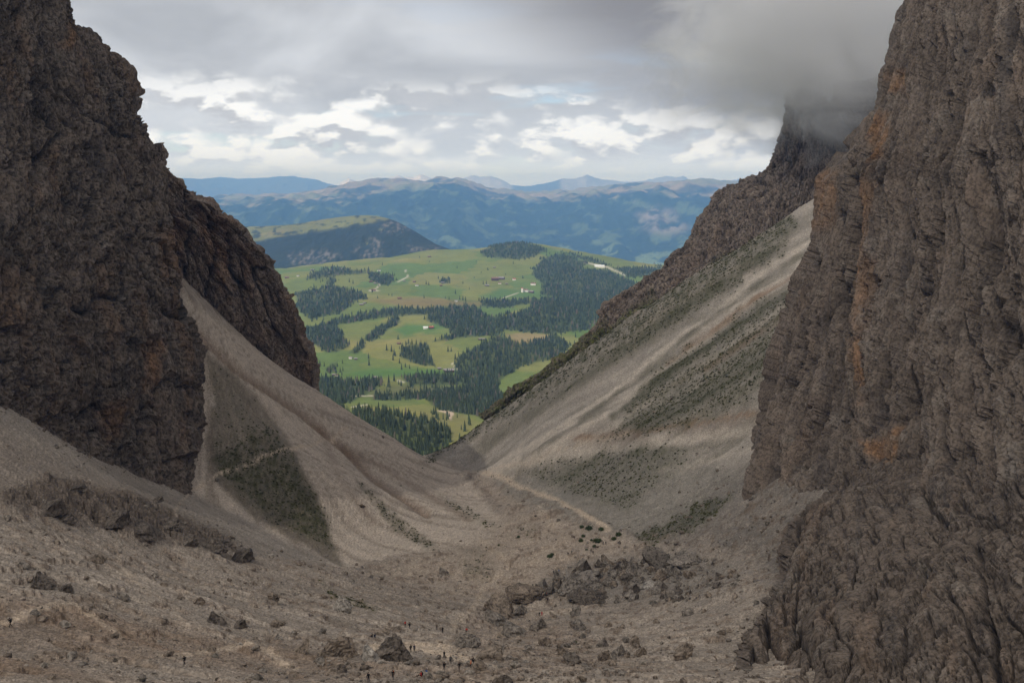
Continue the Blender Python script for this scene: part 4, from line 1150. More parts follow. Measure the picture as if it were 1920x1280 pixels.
NAMED = [  # left, right, top, bottom in the picture; tone; shape; label
    (622, 660, 1114, 1146, 'pale', 1, 'pale rounded boulder beside the dark turf patch left of the basin'),
    (700, 772, 1188, 1239, 'dark', 1, 'large dark peaked boulder with two hikers resting behind its shoulder'),
    (677, 709, 1212, 1239, 'pale', 2, 'light grey block leaning against the left foot of the dark peaked boulder'),
    (602, 664, 1192, 1230, 'brown', 0, 'brown broken rock hump left of the dark peaked boulder'),
    (848, 901, 1185, 1213, 'grey', 1, 'square grey block with a hiker in red sitting on top'),
    (892, 944, 1216, 1238, 'brown', 2, 'low flat-topped brown boulder below the square grey block'),
    (886, 914, 1242, 1256, 'brown', 4, 'small rounded brown boulder beside two hikers at the path end'),
    (930, 962, 1262, 1282, 'dark', 1, 'dark rock cut by the bottom edge near the path'),
    (905, 962, 1121, 1157, 'brown', 0, 'brown triangular boulder at the western foot of the rockfall'),
    (906, 951, 1150, 1171, 'grey', 2, 'pale grey slab lying in front of the brown triangular boulder'),
    (962, 988, 1139, 1154, 'grey', 4, 'small grey boulder right behind the brown triangular boulder'),
    (947, 1019, 1109, 1134, 'brown', 1, 'long lumpy brown boulder left of the hikers in red'),
    (993, 1025, 1162, 1182, 'grey', 0, 'jagged grey boulder below the hiker pair with one red jacket'),
    (940, 986, 1176, 1193, 'grey', 2, 'tilted flat grey slab on bare ground under the jagged boulder'),
    (1067, 1100, 1165, 1182, 'grey', 4, 'rounded grey boulder alone on gravel below the long dark slab'),
    (1012, 1036, 1193, 1211, 'brown', 2, 'small brown boulder on the hump in the middle foreground'),
    (1072, 1112, 1053, 1080, 'dark', 3, 'dark leaning boulder at the upper left corner of the rockfall'),
    (1207, 1257, 1025, 1069, 'grey', 3, 'tallest pointed boulder crowning the rockfall'),
    (1256, 1332, 1036, 1063, 'grey', 1, 'wide whaleback boulder right of the tallest pointed boulder'),
    (1064, 1142, 1110, 1132, 'dark', 1, 'long flat dark slab along the lower edge of the rockfall'),
    (1169, 1204, 1097, 1119, 'dark', 0, 'dark tilted block right above the end of the long flat slab'),
    (1046, 1107, 1086, 1115, 'grey', 1, 'broad grey boulder in the left middle of the rockfall'),
    (1024, 1044, 1093, 1108, 'grey', 0, 'small grey block between the broad boulder and a neighbouring cube'),
    (1004, 1025, 1093, 1108, 'grey', 4, 'small grey cube at the left tip of the rockfall beside two hikers'),
    (1171, 1212, 1052, 1084, 'grey', 0, 'steep grey boulder left of the tallest pointed boulder'),
    (1075, 1131, 1078, 1093, 'grey', 2, 'low grey slab between the dark leaning boulder and the broad boulder'),
    (1202, 1240, 1093, 1104, 'pale', 2, 'thin pale slab in the centre right of the rockfall'),
    (1070, 1090, 1132, 1154, 'grey', 3, 'upright grey boulder standing below the long flat dark slab'),
    (1263, 1301, 1213, 1236, 'brown', 1, 'lone brown boulder beside smooth gravel in the lower right'),
    (1148, 1174, 1207, 1231, 'grey', 0, 'tall grey boulder in the small group of the right foreground'),
    (1190, 1213, 1210, 1230, 'brown', 4, 'brown boulder second from the lone boulder of the right foreground'),
    (1057, 1086, 1223, 1246, 'grey', 3, 'pointed grey boulder at the lower left of the right foreground group'),
    (52, 92, 1077, 1104, 'dark', 0, 'dark lumpy boulder on the left slope above the leftmost hiker'),
    (103, 133, 1094, 1109, 'dark', 2, 'small black slab right next to the dark lumpy boulder'),
    (382, 418, 1147, 1169, 'dark', 0, 'dark lumpy boulder in the middle of the left slope'),
    (434, 461, 1164, 1179, 'dark', 2, 'small black slab right of the mid-slope lumpy boulder'),
    (357, 381, 1119, 1133, 'brown', 4, 'rounded brown boulder on the open scree above the mid-slope boulder'),
    (546, 578, 1197, 1224, 'brown', 3, 'brown mound-like boulder left of the broken rock hump'),
]
for x0, x1, y0, y1, tone, shp, lab in NAMED:
    boulder(x0, x1, y0, y1, tone, lab, shp)
SMALL = [(1141, 1160, 1060, 1073), (1177, 1197, 1113, 1126), (1263, 1282, 1065, 1082), (1341, 1361, 1071, 1086), (1152, 1172, 1118, 1130), (1285, 1310, 1070, 1082), (1230, 1262, 1066, 1084), (1130, 1160, 1085, 1100)]
pr = random.Random(5)
FALL = [(1012, 1104), (1075, 1064), (1150, 1058), (1220, 1040), (1290, 1042), (1390, 1072), (1380, 1108), (1300, 1128), (1150, 1124), (1040, 1122)]
fp = np.array(FALL, float)


def inside(x, y, poly):
    return poly_mask(np.array([float(x)]), np.array([float(y)]), poly, 0.01)[0] > 0.5


while len(SMALL) < 170:
    x, y = pr.uniform(1005, 1395), pr.uniform(1040, 1130)
    if not inside(x, y, FALL):
        continue
    s = (8 + 20 * pr.random() ** 1.6) * (1.0 if x < 1280 else 0.65)
    SMALL.append((x - s / 2, x + s / 2, y - s * pr.uniform(0.45, 0.8), y))
for q in SMALL:
    tn_ = pr.choice(['grey', 'grey', 'grey', 'dark', 'brown'])
    where = 'left' if q[0] < 1120 else 'right' if q[0] > 1270 else 'middle'
    high = 'upper' if q[3] < 1085 else 'lower'
    boulder(*q, tn_, '%s angular boulder heaped in the %s %s of the rockfall' % (tn_, high, where), group='boulders of the rockfall')
FGR = [(1181, 1198, 1195, 1209), (1118, 1141, 1196, 1213), (1045, 1068, 1206, 1228), (1281, 1301, 1142, 1154), (1133, 1147, 1165, 1175), (1121, 1144, 1222, 1239), (1095, 1110, 1205, 1215), (1225, 1240, 1160, 1168), (1160, 1172, 1170, 1178), (1315, 1325, 1140, 1148),
       (1100, 1112, 1236, 1246), (1170, 1182, 1222, 1232), (1140, 1156, 1238, 1248), (1030, 1046, 1150, 1158), (1105, 1116, 1146, 1153), (1240, 1258, 1105, 1113)]
for q in FGR:
    boulder(*q, pr.choice(['grey', 'brown', 'brown']), 'small brown-grey boulder strewn on the gravel below the rockfall', group='boulders strewn below the rockfall')
FGL = [(179, 201, 1094, 1106), (216, 241, 1111, 1126), (506, 531, 1166, 1176), (499, 521, 1107, 1124), (52, 72, 1142, 1153), (184, 199, 1150, 1160), (30, 52, 1049, 1062), (169, 192, 1041, 1056), (97, 109, 1012, 1020), (425, 433, 1083, 1090), (513, 530, 1190, 1198), (388, 402, 1214, 1222), (545, 556, 1180, 1189),
       (590, 606, 1222, 1234), (640, 652, 1225, 1236), (655, 668, 1242, 1250), (822, 842, 1066, 1078), (300, 312, 1092, 1098), (608, 616, 1153, 1160)]
for q in FGL:
    boulder(*q, pr.choice(['grey', 'brown', 'brown']), 'small boulder half sunk in the scree of the left foreground', group='boulders on the left scree')
OUT = [(172, 232, 950, 990, 'overhanging dark rock ledge at the foot of the left bank'), (226, 286, 966, 1008, 'craggy dark outcrop right of the overhanging ledge'), (104, 136, 956, 980, 'dark notch-like outcrop left of the overhanging ledge'),
       (332, 366, 994, 1022, 'dark slab-shaped outcrop between the craggy outcrop and the bank end'), (424, 470, 1018, 1052, 'last dark outcrop where the left bank runs out'),
       (58, 108, 926, 964, 'broad dark outcrop near the left picture edge'), (372, 424, 1000, 1034, 'long dark outcrop just before the last one on the bank'), (296, 338, 964, 994, 'blocky dark outcrop right of the craggy one'),
       (118, 152, 906, 922, 'flat dark rock high on the left bank'), (280, 302, 927, 941, 'small dark rock near the crest of the left bank')]
for x0, x1, y0, y1, lab in OUT:
    boulder(x0, x1, y0 + 0.25 * (y1 - y0), y1, 'dark' if x0 != 84 else 'brown', lab, (1, 2, 1)[x0 % 3], name='rock_outcrop', cat='outcrop', sink=0.05, deep=1.3)


# loose stones over the whole floor, far too many to count
def stones():
    r = np.random.default_rng(21)
    n = 60000
    X = r.uniform(-0.56, 0.56, n)
    y = 130 * np.exp(r.uniform(0, 1, n) ** 1.1 * math.log(760 / 130))
    x = X * y
    z = GROUND(x, y)
    px, py = proj(np.stack([x, y, z], -1))
    patch = fbm(pts2(x, y, 26, 18, 3.0), 4, 0.6)
    keep = np.clip(0.22 + 1.2 * patch, 0.03, 1)
    keep *= 1 - 0.85 * poly_mask(px, py, [(345, 560), (620, 735), (860, 885), (950, 985), (800, 1035), (640, 1068), (575, 1040), (372, 700)], 10)
    keep = np.maximum(keep, 0.95 * poly_mask(px, py, [(1000, 1130), (1060, 1060), (1220, 1030), (1400, 1060), (1400, 1125), (1150, 1150)], 14))
    keep = np.maximum(keep, 0.8 * poly_mask(px, py, [(560, 1260), (600, 1190), (700, 1240), (960, 1200), (1150, 1160), (1260, 1230), (1150, 1280), (700, 1300)], 25))
    keep = np.maximum(keep, 0.95 * poly_mask(px, py, [(1180, 1020), (1300, 900), (1420, 860), (1520, 940), (1450, 1040), (1300, 1040)], 20))
    keep = np.maximum(keep, 0.95 * line_mask(px, py, [(-40, 745), (0, 766), (150, 852), (355, 926)], 9, 8))
    keep = np.maximum(keep, 0.9 * line_mask(px, py, [(1440, 820), (1410, 900), (1430, 960), (1500, 960), (1490, 1010), (1465, 1090), (1420, 1150), (1400, 1230), (1385, 1290)], 16, 14))
    k = r.random(n) < keep * 0.75
    x, y, z = x[k], y[k], z[k]
    m = min(len(x), 17000)
    x, y, z = x[:m], y[:m], z[:m]
    s = 0.20 * (1 - r.random(m)) ** -0.52
    s = np.minimum(s, 1.7) * (0.75 + 0.6 * y / 400)
    bv, bf = ICO1
    protos = [rock_shape(100 + i, ICO1, 7, 0, 0)[0] for i in range(8)]
    V = np.empty((m, len(bv), 3))
    a = r.uniform(0, 6.28, m)
    for i in range(8):
        V[i::8] = protos[i]
    V *= np.stack([s * r.uniform(0.8, 1.6, m), s * r.uniform(0.7, 1.2, m), s * r.uniform(0.5, 1.0, m)], -1)[:, None, :]
    ca_, sa_ = np.cos(a)[:, None], np.sin(a)[:, None]
    V = np.stack([V[..., 0] * ca_ - V[..., 1] * sa_, V[..., 0] * sa_ + V[..., 1] * ca_, V[..., 2]], -1)
    V += np.stack([x, y, z - 0.22 * s], -1)[:, None, :]
    F = (np.arange(m)[:, None, None] * len(bv) + bf[None]).reshape(-1, 3)
    tone = r.uniform(0.55, 1.25, m)
    base = np.where(r.random(m)[:, None] < 0.5, np.array([0.27, 0.235, 0.20]), np.array([0.235, 0.19, 0.152]))
    c = np.repeat((base * tone[:, None])[:, None, :], len(bv), 1)
    return obj('rubble', raw_mesh('rubble', V, F, c, smooth=False), M_STONE, kind='stuff', label='loose stones strewn over the scree floor')


stones()


# tufts of the mountain turf
def tufts():
    r = np.random.default_rng(31)
    wgt = (turf * sstep(gy, 100, 160)).ravel() * (np.gradient(gy, axis=0) * np.gradient(gx, axis=1)).ravel() / gy.ravel() ** 1.2
    wgt = np.clip(wgt, 0, None) * (turf.ravel() > 0.22)
    m = 15000
    idx = r.choice(len(wgt), m, p=wgt / wgt.sum())
    st = np.exp(gL[1] - gL[0])
    x = gx.ravel()[idx] + r.normal(size=m) * 0.7
    y = gy.ravel()[idx] + r.normal(size=m) * 1.0
    z = GROUND(x, y)
    s = r.uniform(0.4, 1.35, m) * (0.65 + y / 800)
    K = 7
    base = r.uniform(0, 6.28, (m, K))
    R = s[:, None] * r.uniform(0.3, 0.75, (m, K))
    bxy = np.stack([np.cos(base) * R, np.sin(base) * R], -1)
    V = np.zeros((m, K + 1, 3))
    V[:, :K, :2] = bxy
    V[:, :K, 2] = -0.12
    V[:, K, :2] = r.normal(size=(m, 2)) * 0.1 * s[:, None]
    V[:, K, 2] = s * r.uniform(0.28, 0.55, m)
    V += np.stack([x, y, z], -1)[:, None]
    F = np.array([(k, (k + 1) % K, K) for k in range(K)])
    F = (np.arange(m)[:, None, None] * (K + 1) + F[None]).reshape(-1, 3)
    c = np.array([0.050, 0.055, 0.022]) * r.uniform(0.5, 1.5, (m, 1)) + np.array([0.02, 0.012, 0.0]) * r.random((m, 1))
    return obj('grass', raw_mesh('grass', V, F, np.repeat(c[:, None], K + 1, 1), smooth=False), flat_mat('turf_blades', (0.05, 0.06, 0.02), 0.9, attr=True), kind='stuff', label='dark tufts of mountain grass on the slopes')


tufts()

# shrubs on the gravel flat
def leafy(name, n, seed, colr, flat=0.6, size=0.16):
    r = np.random.default_rng(seed)
    d = r.normal(size=(n, 3))
    d /= np.linalg.norm(d, axis=1)[:, None]
    d[:, 2] = np.abs(d[:, 2])
    lob = 1 + 0.35 * perlin(d * 2.1 + seed)
    p = d * (r.uniform(0.55, 1.0, n) * lob)[:, None] * np.array([0.5, 0.5, flat])
    u = r.normal(size=(n, 3))
    u /= np.linalg.norm(u, axis=1)[:, None]
    w_ = np.cross(u, d)
    w_ /= np.linalg.norm(w_, axis=1)[:, None] + 1e-6
    s = size * r.uniform(0.6, 1.2, n)[:, None]
    v = np.stack([p - u * s * 0.5, p + w_ * s * 0.4, p + u * s * 0.5, p - w_ * s * 0.4], 1)
    c = np.repeat((np.array(colr) * r.uniform(0.6, 1.4, (n, 1)))[:, None, :], 4, 1)
    v[..., 2] = np.maximum(v[..., 2], -0.05)
    return raw_mesh(name, v, np.arange(n * 4).reshape(n, 4), c, smooth=False)


M_LEAF = flat_mat('shrub_leaves', (0.04, 0.055, 0.02), 0.7, attr=True)
M_BARK = flat_mat('bark', (0.06, 0.045, 0.035), 0.9, 0.3, 6.0)
LEAFY = [leafy('foliage', 420, s, (0.048, 0.066, 0.024)) for s in (1, 2, 3)]


def stem_mesh():
    v, f = [], []
    for k in range(5):
        a = k * 1.26
        dx_, dy_ = math.cos(a), math.sin(a)
        i = len(v)
        for h, rr in ((0, 0.035), (0.42, 0.012)):
            for j in range(4):
                b = j * 1.5708
                v.append((dx_ * 0.28 * h + rr * math.cos(b), dy_ * 0.28 * h + rr * math.sin(b), h - 0.04))
        for j in range(4):
            f.append((i + j, i + (j + 1) % 4, i + 4 + (j + 1) % 4, i + 4 + j))
    return raw_mesh('stems', v, np.array(f))


STEMS = stem_mesh()
SHRUBS = [(1127, 993, 11, 'round dark shrub standing alone beside the gravel trail'), (1120, 1015, 17, 'widest low dark shrub in the middle of the gravel flat'), (1089, 1014, 10, 'small dark shrub left of the widest one on the flat'),
          (1094, 1006, 9, 'small shrub above the one left of the widest shrub'), (1091, 989, 10, 'shrub at the left end of the row under the turf step'), (1105, 991, 15, 'broad shrub in the row under the turf step'),
          (1160, 1003, 13, 'dark shrub rightmost of all at the foot of the right slope'), (1151, 1011, 10, 'shrub just left and below the rightmost one'), (1115, 1025, 9, 'small round shrub below the widest one, above two hikers'),
          (1100, 1031, 6, 'tiny round shrub left of the two hikers on the flat'), (1109, 1013, 6, 'tiny shrub touching the left side of the widest one'), (1031, 1044, 13, 'low spreading shrub on the turf patch in the basin'),
          (972, 1007, 7, 'small shrub on the sandy ground left of the flat'), (935, 1022, 5, 'tiny shrub by the toe of the talus cone'), (1035, 1040, 8, 'shrub next to the low spreading one in the basin'), (1078, 1205, 8, 'small green shrub among the right foreground boulders')]
for i, (a, b, wpx, lab) in enumerate(SHRUBS):
    p = on_ground(a, b)
    s = wpx * np.linalg.norm(p) / FPX
    root = obj('shrub', None, label=lab, cat='shrub', group='shrubs on the gravel flat')
    root.location = p
    root.scale = (s, s, s * (0.9 if wpx < 12 else 0.75))
    root.rotation_euler = (0, 0, i * 1.7)
    obj('foliage', LEAFY[i % 3], M_LEAF, root)
    obj('stem', STEMS, M_BARK, root)


# ------------------------------------------------------------------ people
M_SKIN = flat_mat('skin', (0.42, 0.26, 0.19), 0.6)
M_HAIR = flat_mat('hair', (0.03, 0.022, 0.016), 0.6)
CLOTH = {k: flat_mat('cloth_' + k, c, 0.85, 0.15, 9.0) for k, c in dict(black=(0.012, 0.012, 0.014), navy=(0.015, 0.02, 0.045), blue=(0.03, 0.09, 0.25), red=(0.42, 0.035, 0.03), orange=(0.55, 0.13, 0.03), grey=(0.06, 0.06, 0.062), brown=(0.07, 0.045, 0.03), green=(0.03, 0.05, 0.03), pink=(0.35, 0.12, 0.12)).items()}


def skin_body(joints, edges, name):
    me = bpy.data.meshes.new(name)
    me.from_pydata([j[:3] for j in joints], edges, [])
    o = bpy.data.objects.new('tmp', me)
    COL.objects.link(o)
    sk = o.modifiers.new('skin', 'SKIN')
    for v, j in zip(me.skin_vertices[0].data, joints):
        v.radius = (j[3], j[3] * (j[4] if len(j) > 4 else 1.0))
    me.skin_vertices[0].data[0].use_root = True
    ss = o.modifiers.new('sub', 'SUBSURF')
    ss.levels = ss.render_levels = 1
    dg = bpy.context.evaluated_depsgraph_get()
    ev = bpy.data.meshes.new_from_object(o.evaluated_get(dg))
    bpy.data.objects.remove(o)
    ev.name = name
    return ev


def pose(kind):
    """joints x, y, z, radius; the figure faces +y"""
    if kind == 'stand':
        lg = [((-0.10, 0, 0.50), (-0.11, -0.01, 0.09), (-0.12, 0.13, 0.03)), ((0.10, 0.02, 0.50), (0.12, 0.02, 0.09), (0.14, 0.16, 0.03))]
        ar = [((-0.26, -0.02, 1.12), (-0.27, 0.07, 0.87), (-0.27, 0.12, 0.78)), ((0.26, -0.02, 1.12), (0.28, 0.08, 0.88), (0.28, 0.13, 0.79))]
        hip, lean = 0.94, 0.0
    elif kind == 'walk':
        lg = [((-0.09, 0.20, 0.53), (-0.09, 0.24, 0.10), (-0.09, 0.39, 0.05)), ((0.09, -0.06, 0.50), (0.10, -0.36, 0.16), (0.10, -0.28, 0.03))]
        ar = [((-0.25, -0.10, 1.13), (-0.24, 0.10, 0.93), (-0.23, 0.18, 0.88)), ((0.25, 0.14, 1.14), (0.24, 0.34, 0.98), (0.23, 0.42, 0.95))]
        hip, lean = 0.93, 0.06
    else:                                      # sitting on the slope, knees drawn up
        lg = [((-0.12, 0.40, 0.46), (-0.13, 0.58, 0.08), (-0.13, 0.72, 0.03)), ((0.12, 0.42, 0.46), (0.13, 0.62, 0.08), (0.14, 0.76, 0.03))]
        ar = [((-0.25, 0.10, 0.42), (-0.18, 0.32, 0.42), (-0.12, 0.38, 0.46)), ((0.25, 0.10, 0.42), (0.18, 0.32, 0.42), (0.12, 0.38, 0.46))]
        hip, lean = 0.14, 0.02
    j = [(0, 0, hip, 0.15, 0.75), (0, lean * 0.5, hip + 0.25, 0.14, 0.7), (0, lean, hip + 0.45, 0.17, 0.65), (0, lean * 1.2, hip + 0.56, 0.06), (0, lean * 1.4 + 0.01, hip + 0.64, 0.085, 1.1), (0, lean * 1.4 + 0.02, hip + 0.74, 0.09, 1.1)]
    e = [(0, 1), (1, 2), (2, 3), (3, 4), (4, 5)]
    for sx, (kn, an, toe) in zip((-1, 1), lg):
        b = len(j)
        j += [(sx * 0.09, 0.0, hip - 0.06, 0.10), (*kn, 0.07), (*an, 0.05), (*toe, 0.042)]
        e += [(0, b), (b, b + 1), (b + 1, b + 2), (b + 2, b + 3)]
    hands = []
    for sx, (el, wr, hd) in zip((-1, 1), ar):
        b = len(j)
        j += [(sx * 0.19, lean, hip + 0.48, 0.065), (*el, 0.05), (*wr, 0.036), (*hd, 0.034)]
        e += [(2, b), (b, b + 1), (b + 1, b + 2), (b + 2, b + 3)]
        hands.append(hd)
        # fingers and thumb
        d = np.array(hd) - np.array(wr)
        d = d / np.linalg.norm(d)
        side = np.array((1.0, 0, 0))
        for q, ln in zip((-0.027, -0.009, 0.009, 0.027), (0.075, 0.085, 0.08, 0.062)):
            t0 = np.array(hd) + side * q + d * 0.02
            k = len(j)
            j += [(*t0, 0.0095), (*(t0 + d * ln * 0.55 + np.array((0, 0.012, -0.012))), 0.0085)]
            e += [(b + 3, k), (k, k + 1)]
        t0 = np.array(hd) - d * 0.02 + np.array((-sx * 0.035, 0.02, 0))
        k = len(j)
        j += [(*t0, 0.011), (*(t0 + d * 0.045 + np.array((0, 0.02, 0))), 0.0095)]
        e += [(b + 3, k), (k, k + 1)]
    return j, e, hip, lean, hands


BODY = {}
for kd in ('stand', 'walk', 'sit'):
    j, e, hip, lean, hands = pose(kd)
    me = skin_body(j, e, 'person')
    # face: nose and brow pulled out of the head mesh
    for v in me.vertices:
        z = v.co.z - (hip + 0.69)
        if abs(v.co.x) < 0.03 and v.co.y > lean * 1.4 + 0.05 and abs(z) < 0.03:
            v.co.y += 0.022
    for mname in ('top', 'trousers', 'skin', 'boots'):
        me.materials.append(CLOTH['black'])
    for p in me.polygons:
        c = p.center
        k = 0
        near_hand = min((Vector(h) - c).length for h in hands) < 0.10
        if c.z > hip + 0.585 or near_hand:
            k = 2
        elif kd != 'sit' and c.z < hip + 0.02 and not (abs(c.x) > 0.2):
            k = 1
        elif kd == 'sit' and (c.y > 0.12 and abs(c.x) < 0.2 and c.z < 0.55 or c.z < hip):
            k = 1
        if c.z < 0.12 and (kd != 'sit' or c.y > 0.5):
            k = 3
        p.material_index = k
        p.use_smooth = True
    hv, hf = ICO2
    hv = hv[:, :] * np.array([0.10, 0.115, 0.115]) + np.array([0, lean * 1.4 - 0.012, hip + 0.735])
    hv[:, 2] = np.maximum(hv[:, 2], hip + 0.69 + 0.25 * (hv[:, 1] - lean * 1.4) * (hv[:, 1] > lean * 1.4))
    hair = raw_mesh('hair', hv, hf)
    bx_ = np.array([(x, y, z) for x in (-1, 1) for y in (-1, 1) for z in (-1, 1)], float)
    bm = bmesh.new()
    bmesh.ops.create_cube(bm, size=1.0)
    bmesh.ops.bevel(bm, geom=bm.edges[:], offset=0.16, segments=2, affect='EDGES')
    pk = bpy.data.meshes.new('backpack')
    bm.to_mesh(pk)
    bm.free()
    for v in pk.vertices:
        v.co = Vector((v.co.x * 0.32, v.co.y * 0.22 - 0.20 + lean * 0.7, v.co.z * 0.50 + hip + 0.33))
    BODY[kd] = (me, hair, pk)


def person(px, py, kind, top, trousers, pack, face, label, lift=0.0, scale=1.0, group='hikers in the gully'):
    p = on_ground(px, py)
    me, hair, pk = BODY[kind]
    o = obj('person', me, label=label, cat='person', group=group)
    o.location = (p[0], p[1], p[2] + lift)
    o.rotation_euler = (0, 0, math.radians(face))
    o.scale = (1.06 * scale,) * 3
    for i, m in enumerate((CLOTH[top], CLOTH[trousers], M_SKIN, CLOTH['black'])):
        o.material_slots[i].link = 'OBJECT'
        o.material_slots[i].material = m
    obj('hair', hair, M_HAIR, o)
    if pack:
        k = obj('backpack', pk, None, o)
        if not pk.materials:
            pk.materials.append(CLOTH['black'])
        k.material_slots[0].link = 'OBJECT'
        k.material_slots[0].material = CLOTH[pack]
    return o


PEOPLE = [
    (20, 1176, 'walk', 'black', 'black', 'grey', 150, 'hiker in black walking on the trail at the far left edge'),
    (346, 1247, 'walk', 'black', 'black', 'grey', 160, 'hiker in black on the trail alone in the lower left'),
    (691, 1279, 'stand', 'black', 'navy', 'black', 200, 'hiker in dark clothes cut by the bottom edge of the picture'),
    (737, 1273, 'walk', 'black', 'black', 'orange', 170, 'hiker in black with an orange pack at the bottom edge'),
    (790, 1267, 'sit', 'red', 'black', 'black', 110, 'hiker in red and black sitting on the gravel in the lower middle'),
    (800, 1262, 'sit', 'blue', 'navy', None, 140, 'hiker in a blue top sitting on the gravel beside another'),
    (833, 1257, 'walk', 'black', 'grey', 'black', 190, 'hiker in black striding up the pale path'),
    (861, 1257, 'walk', 'black', 'brown', 'grey', 170, 'hiker in black with brown trousers at the lower end of the path'),
    (845, 1244, 'stand', 'grey', 'black', None, 10, 'hiker in dark grey in the middle of the pale path'),
    (833, 1234, 'walk', 'grey', 'grey', 'black', 20, 'hiker in grey higher on the pale path'),
    (770, 1222, 'stand', 'black', 'black', 'black', 30, 'taller hiker of the pair at the top of the pale path'),
    (777, 1222, 'stand', 'navy', 'black', None, 350, 'shorter hiker of the pair at the top of the pale path'),
    (883, 1252, 'stand', 'orange', 'black', None, 80, 'hiker with an orange top beside the small brown boulder'),
    (888, 1249, 'stand', 'black', 'black', 'black', 260, 'hiker in black leaning by the small brown boulder'),
    (760, 1175, 'walk', 'red', 'black', None, 20, 'hiker in a red top left of one in navy above the peaked boulder'),
    (768, 1178, 'stand', 'navy', 'black', 'black', 340, 'hiker in navy right of one in a red top'),
    (819, 1181, 'stand', 'brown', 'grey', None, 0, 'hiker in brown on the earth step above the square block'),
    (830, 1186, 'stand', 'black', 'black', None, 40, 'hiker in black right of the one in brown on the earth step'),
    (698, 1194, 'sit', 'black', 'navy', None, 60, 'hiker in black sitting behind the dark peaked boulder'),
    (703, 1194, 'sit', 'navy', 'black', None, 20, 'hiker in navy sitting close behind the dark peaked boulder'),
    (999, 1101, 'stand', 'black', 'black', None, 10, 'left hiker of the dark pair at the tip of the rockfall'),
    (1005, 1101, 'stand', 'black', 'grey', 'black', 340, 'right hiker of the dark pair at the tip of the rockfall'),
    (1038, 1076, 'walk', 'grey', 'black', None, 20, 'left hiker of the pair crossing the pale gravel above the rockfall'),
    (1048, 1074, 'walk', 'blue', 'navy', None, 20, 'hiker in blue crossing the pale gravel above the rockfall'),
    (1019, 1118, 'stand', 'red', 'brown', None, 90, 'hiker in red between the boulders at the rockfall tip'),
    (1025, 1117, 'stand', 'pink', 'grey', None, 270, 'hiker in faded pink beside the one in red at the rockfall tip'),
    (1027, 1128, 'walk', 'black', 'navy', None, 30, 'hiker in black below the red and pink ones at the rockfall'),
    (1011, 1155, 'stand', 'black', 'black', 'black', 20, 'hiker in black next to one wearing bright red below the rockfall'),
    (1016, 1154, 'stand', 'red', 'red', None, 340, 'hiker in bright red next to one in black below the rockfall'),
    (1108, 1035, 'stand', 'black', 'black', 'black', 20, 'upper left hiker of the close pair on the gravel flat'),
    (1112, 1039, 'stand', 'navy', 'black', None, 30, 'lower right hiker of the close pair on the gravel flat'),
    (1131, 1021, 'walk', 'grey', 'brown', None, 15, 'left hiker of the pair right of the widest shrub'),
    (1136, 1021, 'walk', 'black', 'brown', None, 15, 'right hiker of the pair right of the widest shrub'),
    (1065, 1041, 'stand', 'black', 'black', 'black', 10, 'hiker with a big pack between the low shrub and the flat'),
    (1072, 1038, 'walk', 'grey', 'black', None, 10, 'hiker right of the one with the big pack'),
    (955, 905, 'walk', 'black', 'black', None, 0, 'left hiker of the pair where the trail bends'),
    (958, 905, 'walk', 'navy', 'black', None, 0, 'right hiker of the pair where the trail bends'),
    (949, 896, 'walk', 'black', 'grey', None, 0, 'hiker alone on the trail just above the bend'),
    (922, 895, 'walk', 'black', 'black', None, 0, 'left hiker of the distant pair at the gully mouth'),
    (925, 894, 'walk', 'black', 'navy', None, 0, 'right hiker of the distant pair at the gully mouth'),
    (912, 883, 'walk', 'black', 'black', None, 0, 'distant hiker on the trail above the gully mouth'),
    (896, 885, 'walk', 'grey', 'black', None, 0, 'farthest hiker on the trail to the left at the gully mouth'),
]
for q in PEOPLE:
    person(*q)
blk = [o for o in scene.objects if o.get('label', '').startswith('square grey block')][0]
seat = person(875, 1190, 'sit', 'red', 'black', None, 170, 'hiker in red sitting on top of the square grey block')
bpy.context.view_layer.update()
loc = blk.matrix_world @ Vector((0.0, 0.0, 0.0))
vs = np.array([(blk.matrix_world @ v.co)[:] for v in blk.data.vertices])
tx, _ = P(875, 1190, 1.0)[:2]
cxp = vs[:, 1].mean() * tx
near = np.hypot(vs[:, 0] - cxp, vs[:, 1] - vs[:, 1].mean()) < 1.2
top_z = vs[near, 2].max() if near.any() else vs[:, 2].max()
seat.location = (cxp, vs[:, 1].mean(), top_z - 0.03)

# ------------------------------------------------------------------ trees of the pasture and its forests
M_NEEDLE = flat_mat('needles', (0.03, 0.045, 0.02), 0.75, attr=True, rand=0.22)
WINDOW = [(430, 395), (530, 470), (560, 610), (592, 690), (600, 738), (700, 798), (800, 862), (870, 812), (1000, 722), (1090, 650), (1180, 545), (1250, 495), (1250, 430)]


def spruce(tiers, sides, seed, droop=0.06):
    r = np.random.default_rng(seed)
    v, f, c = [], [], []
    for k in range(tiers):
        z0 = 0.08 + 0.86 * k / tiers
        z1 = min(1.0, z0 + 1.5 * 0.92 / tiers)
        rad = 0.155 * (1 - k / (tiers + 0.15)) ** 0.85
        i = len(v)
        v.append((r.uniform(-0.006, 0.006), r.uniform(-0.006, 0.006), z1))
        c.append(0.8)
        off = r.uniform(0, 6.28)
        for s in range(sides):
            a = off + s * 2 * math.pi / sides
            q = rad * (r.uniform(0.85, 1.15) if s % 2 == 0 else r.uniform(0.5, 0.72))
            v.append((q * math.cos(a), q * math.sin(a), z0 - (droop if s % 2 == 0 else 0) * rad / 0.155 + r.uniform(-0.012, 0.012)))
            c.append(1.15 if s % 2 == 0 else 0.75)
        for s in range(sides):
            f.append((i, i + 1 + s, i + 1 + (s + 1) % sides))
    return np.array(v), np.array(f), np.array(c)


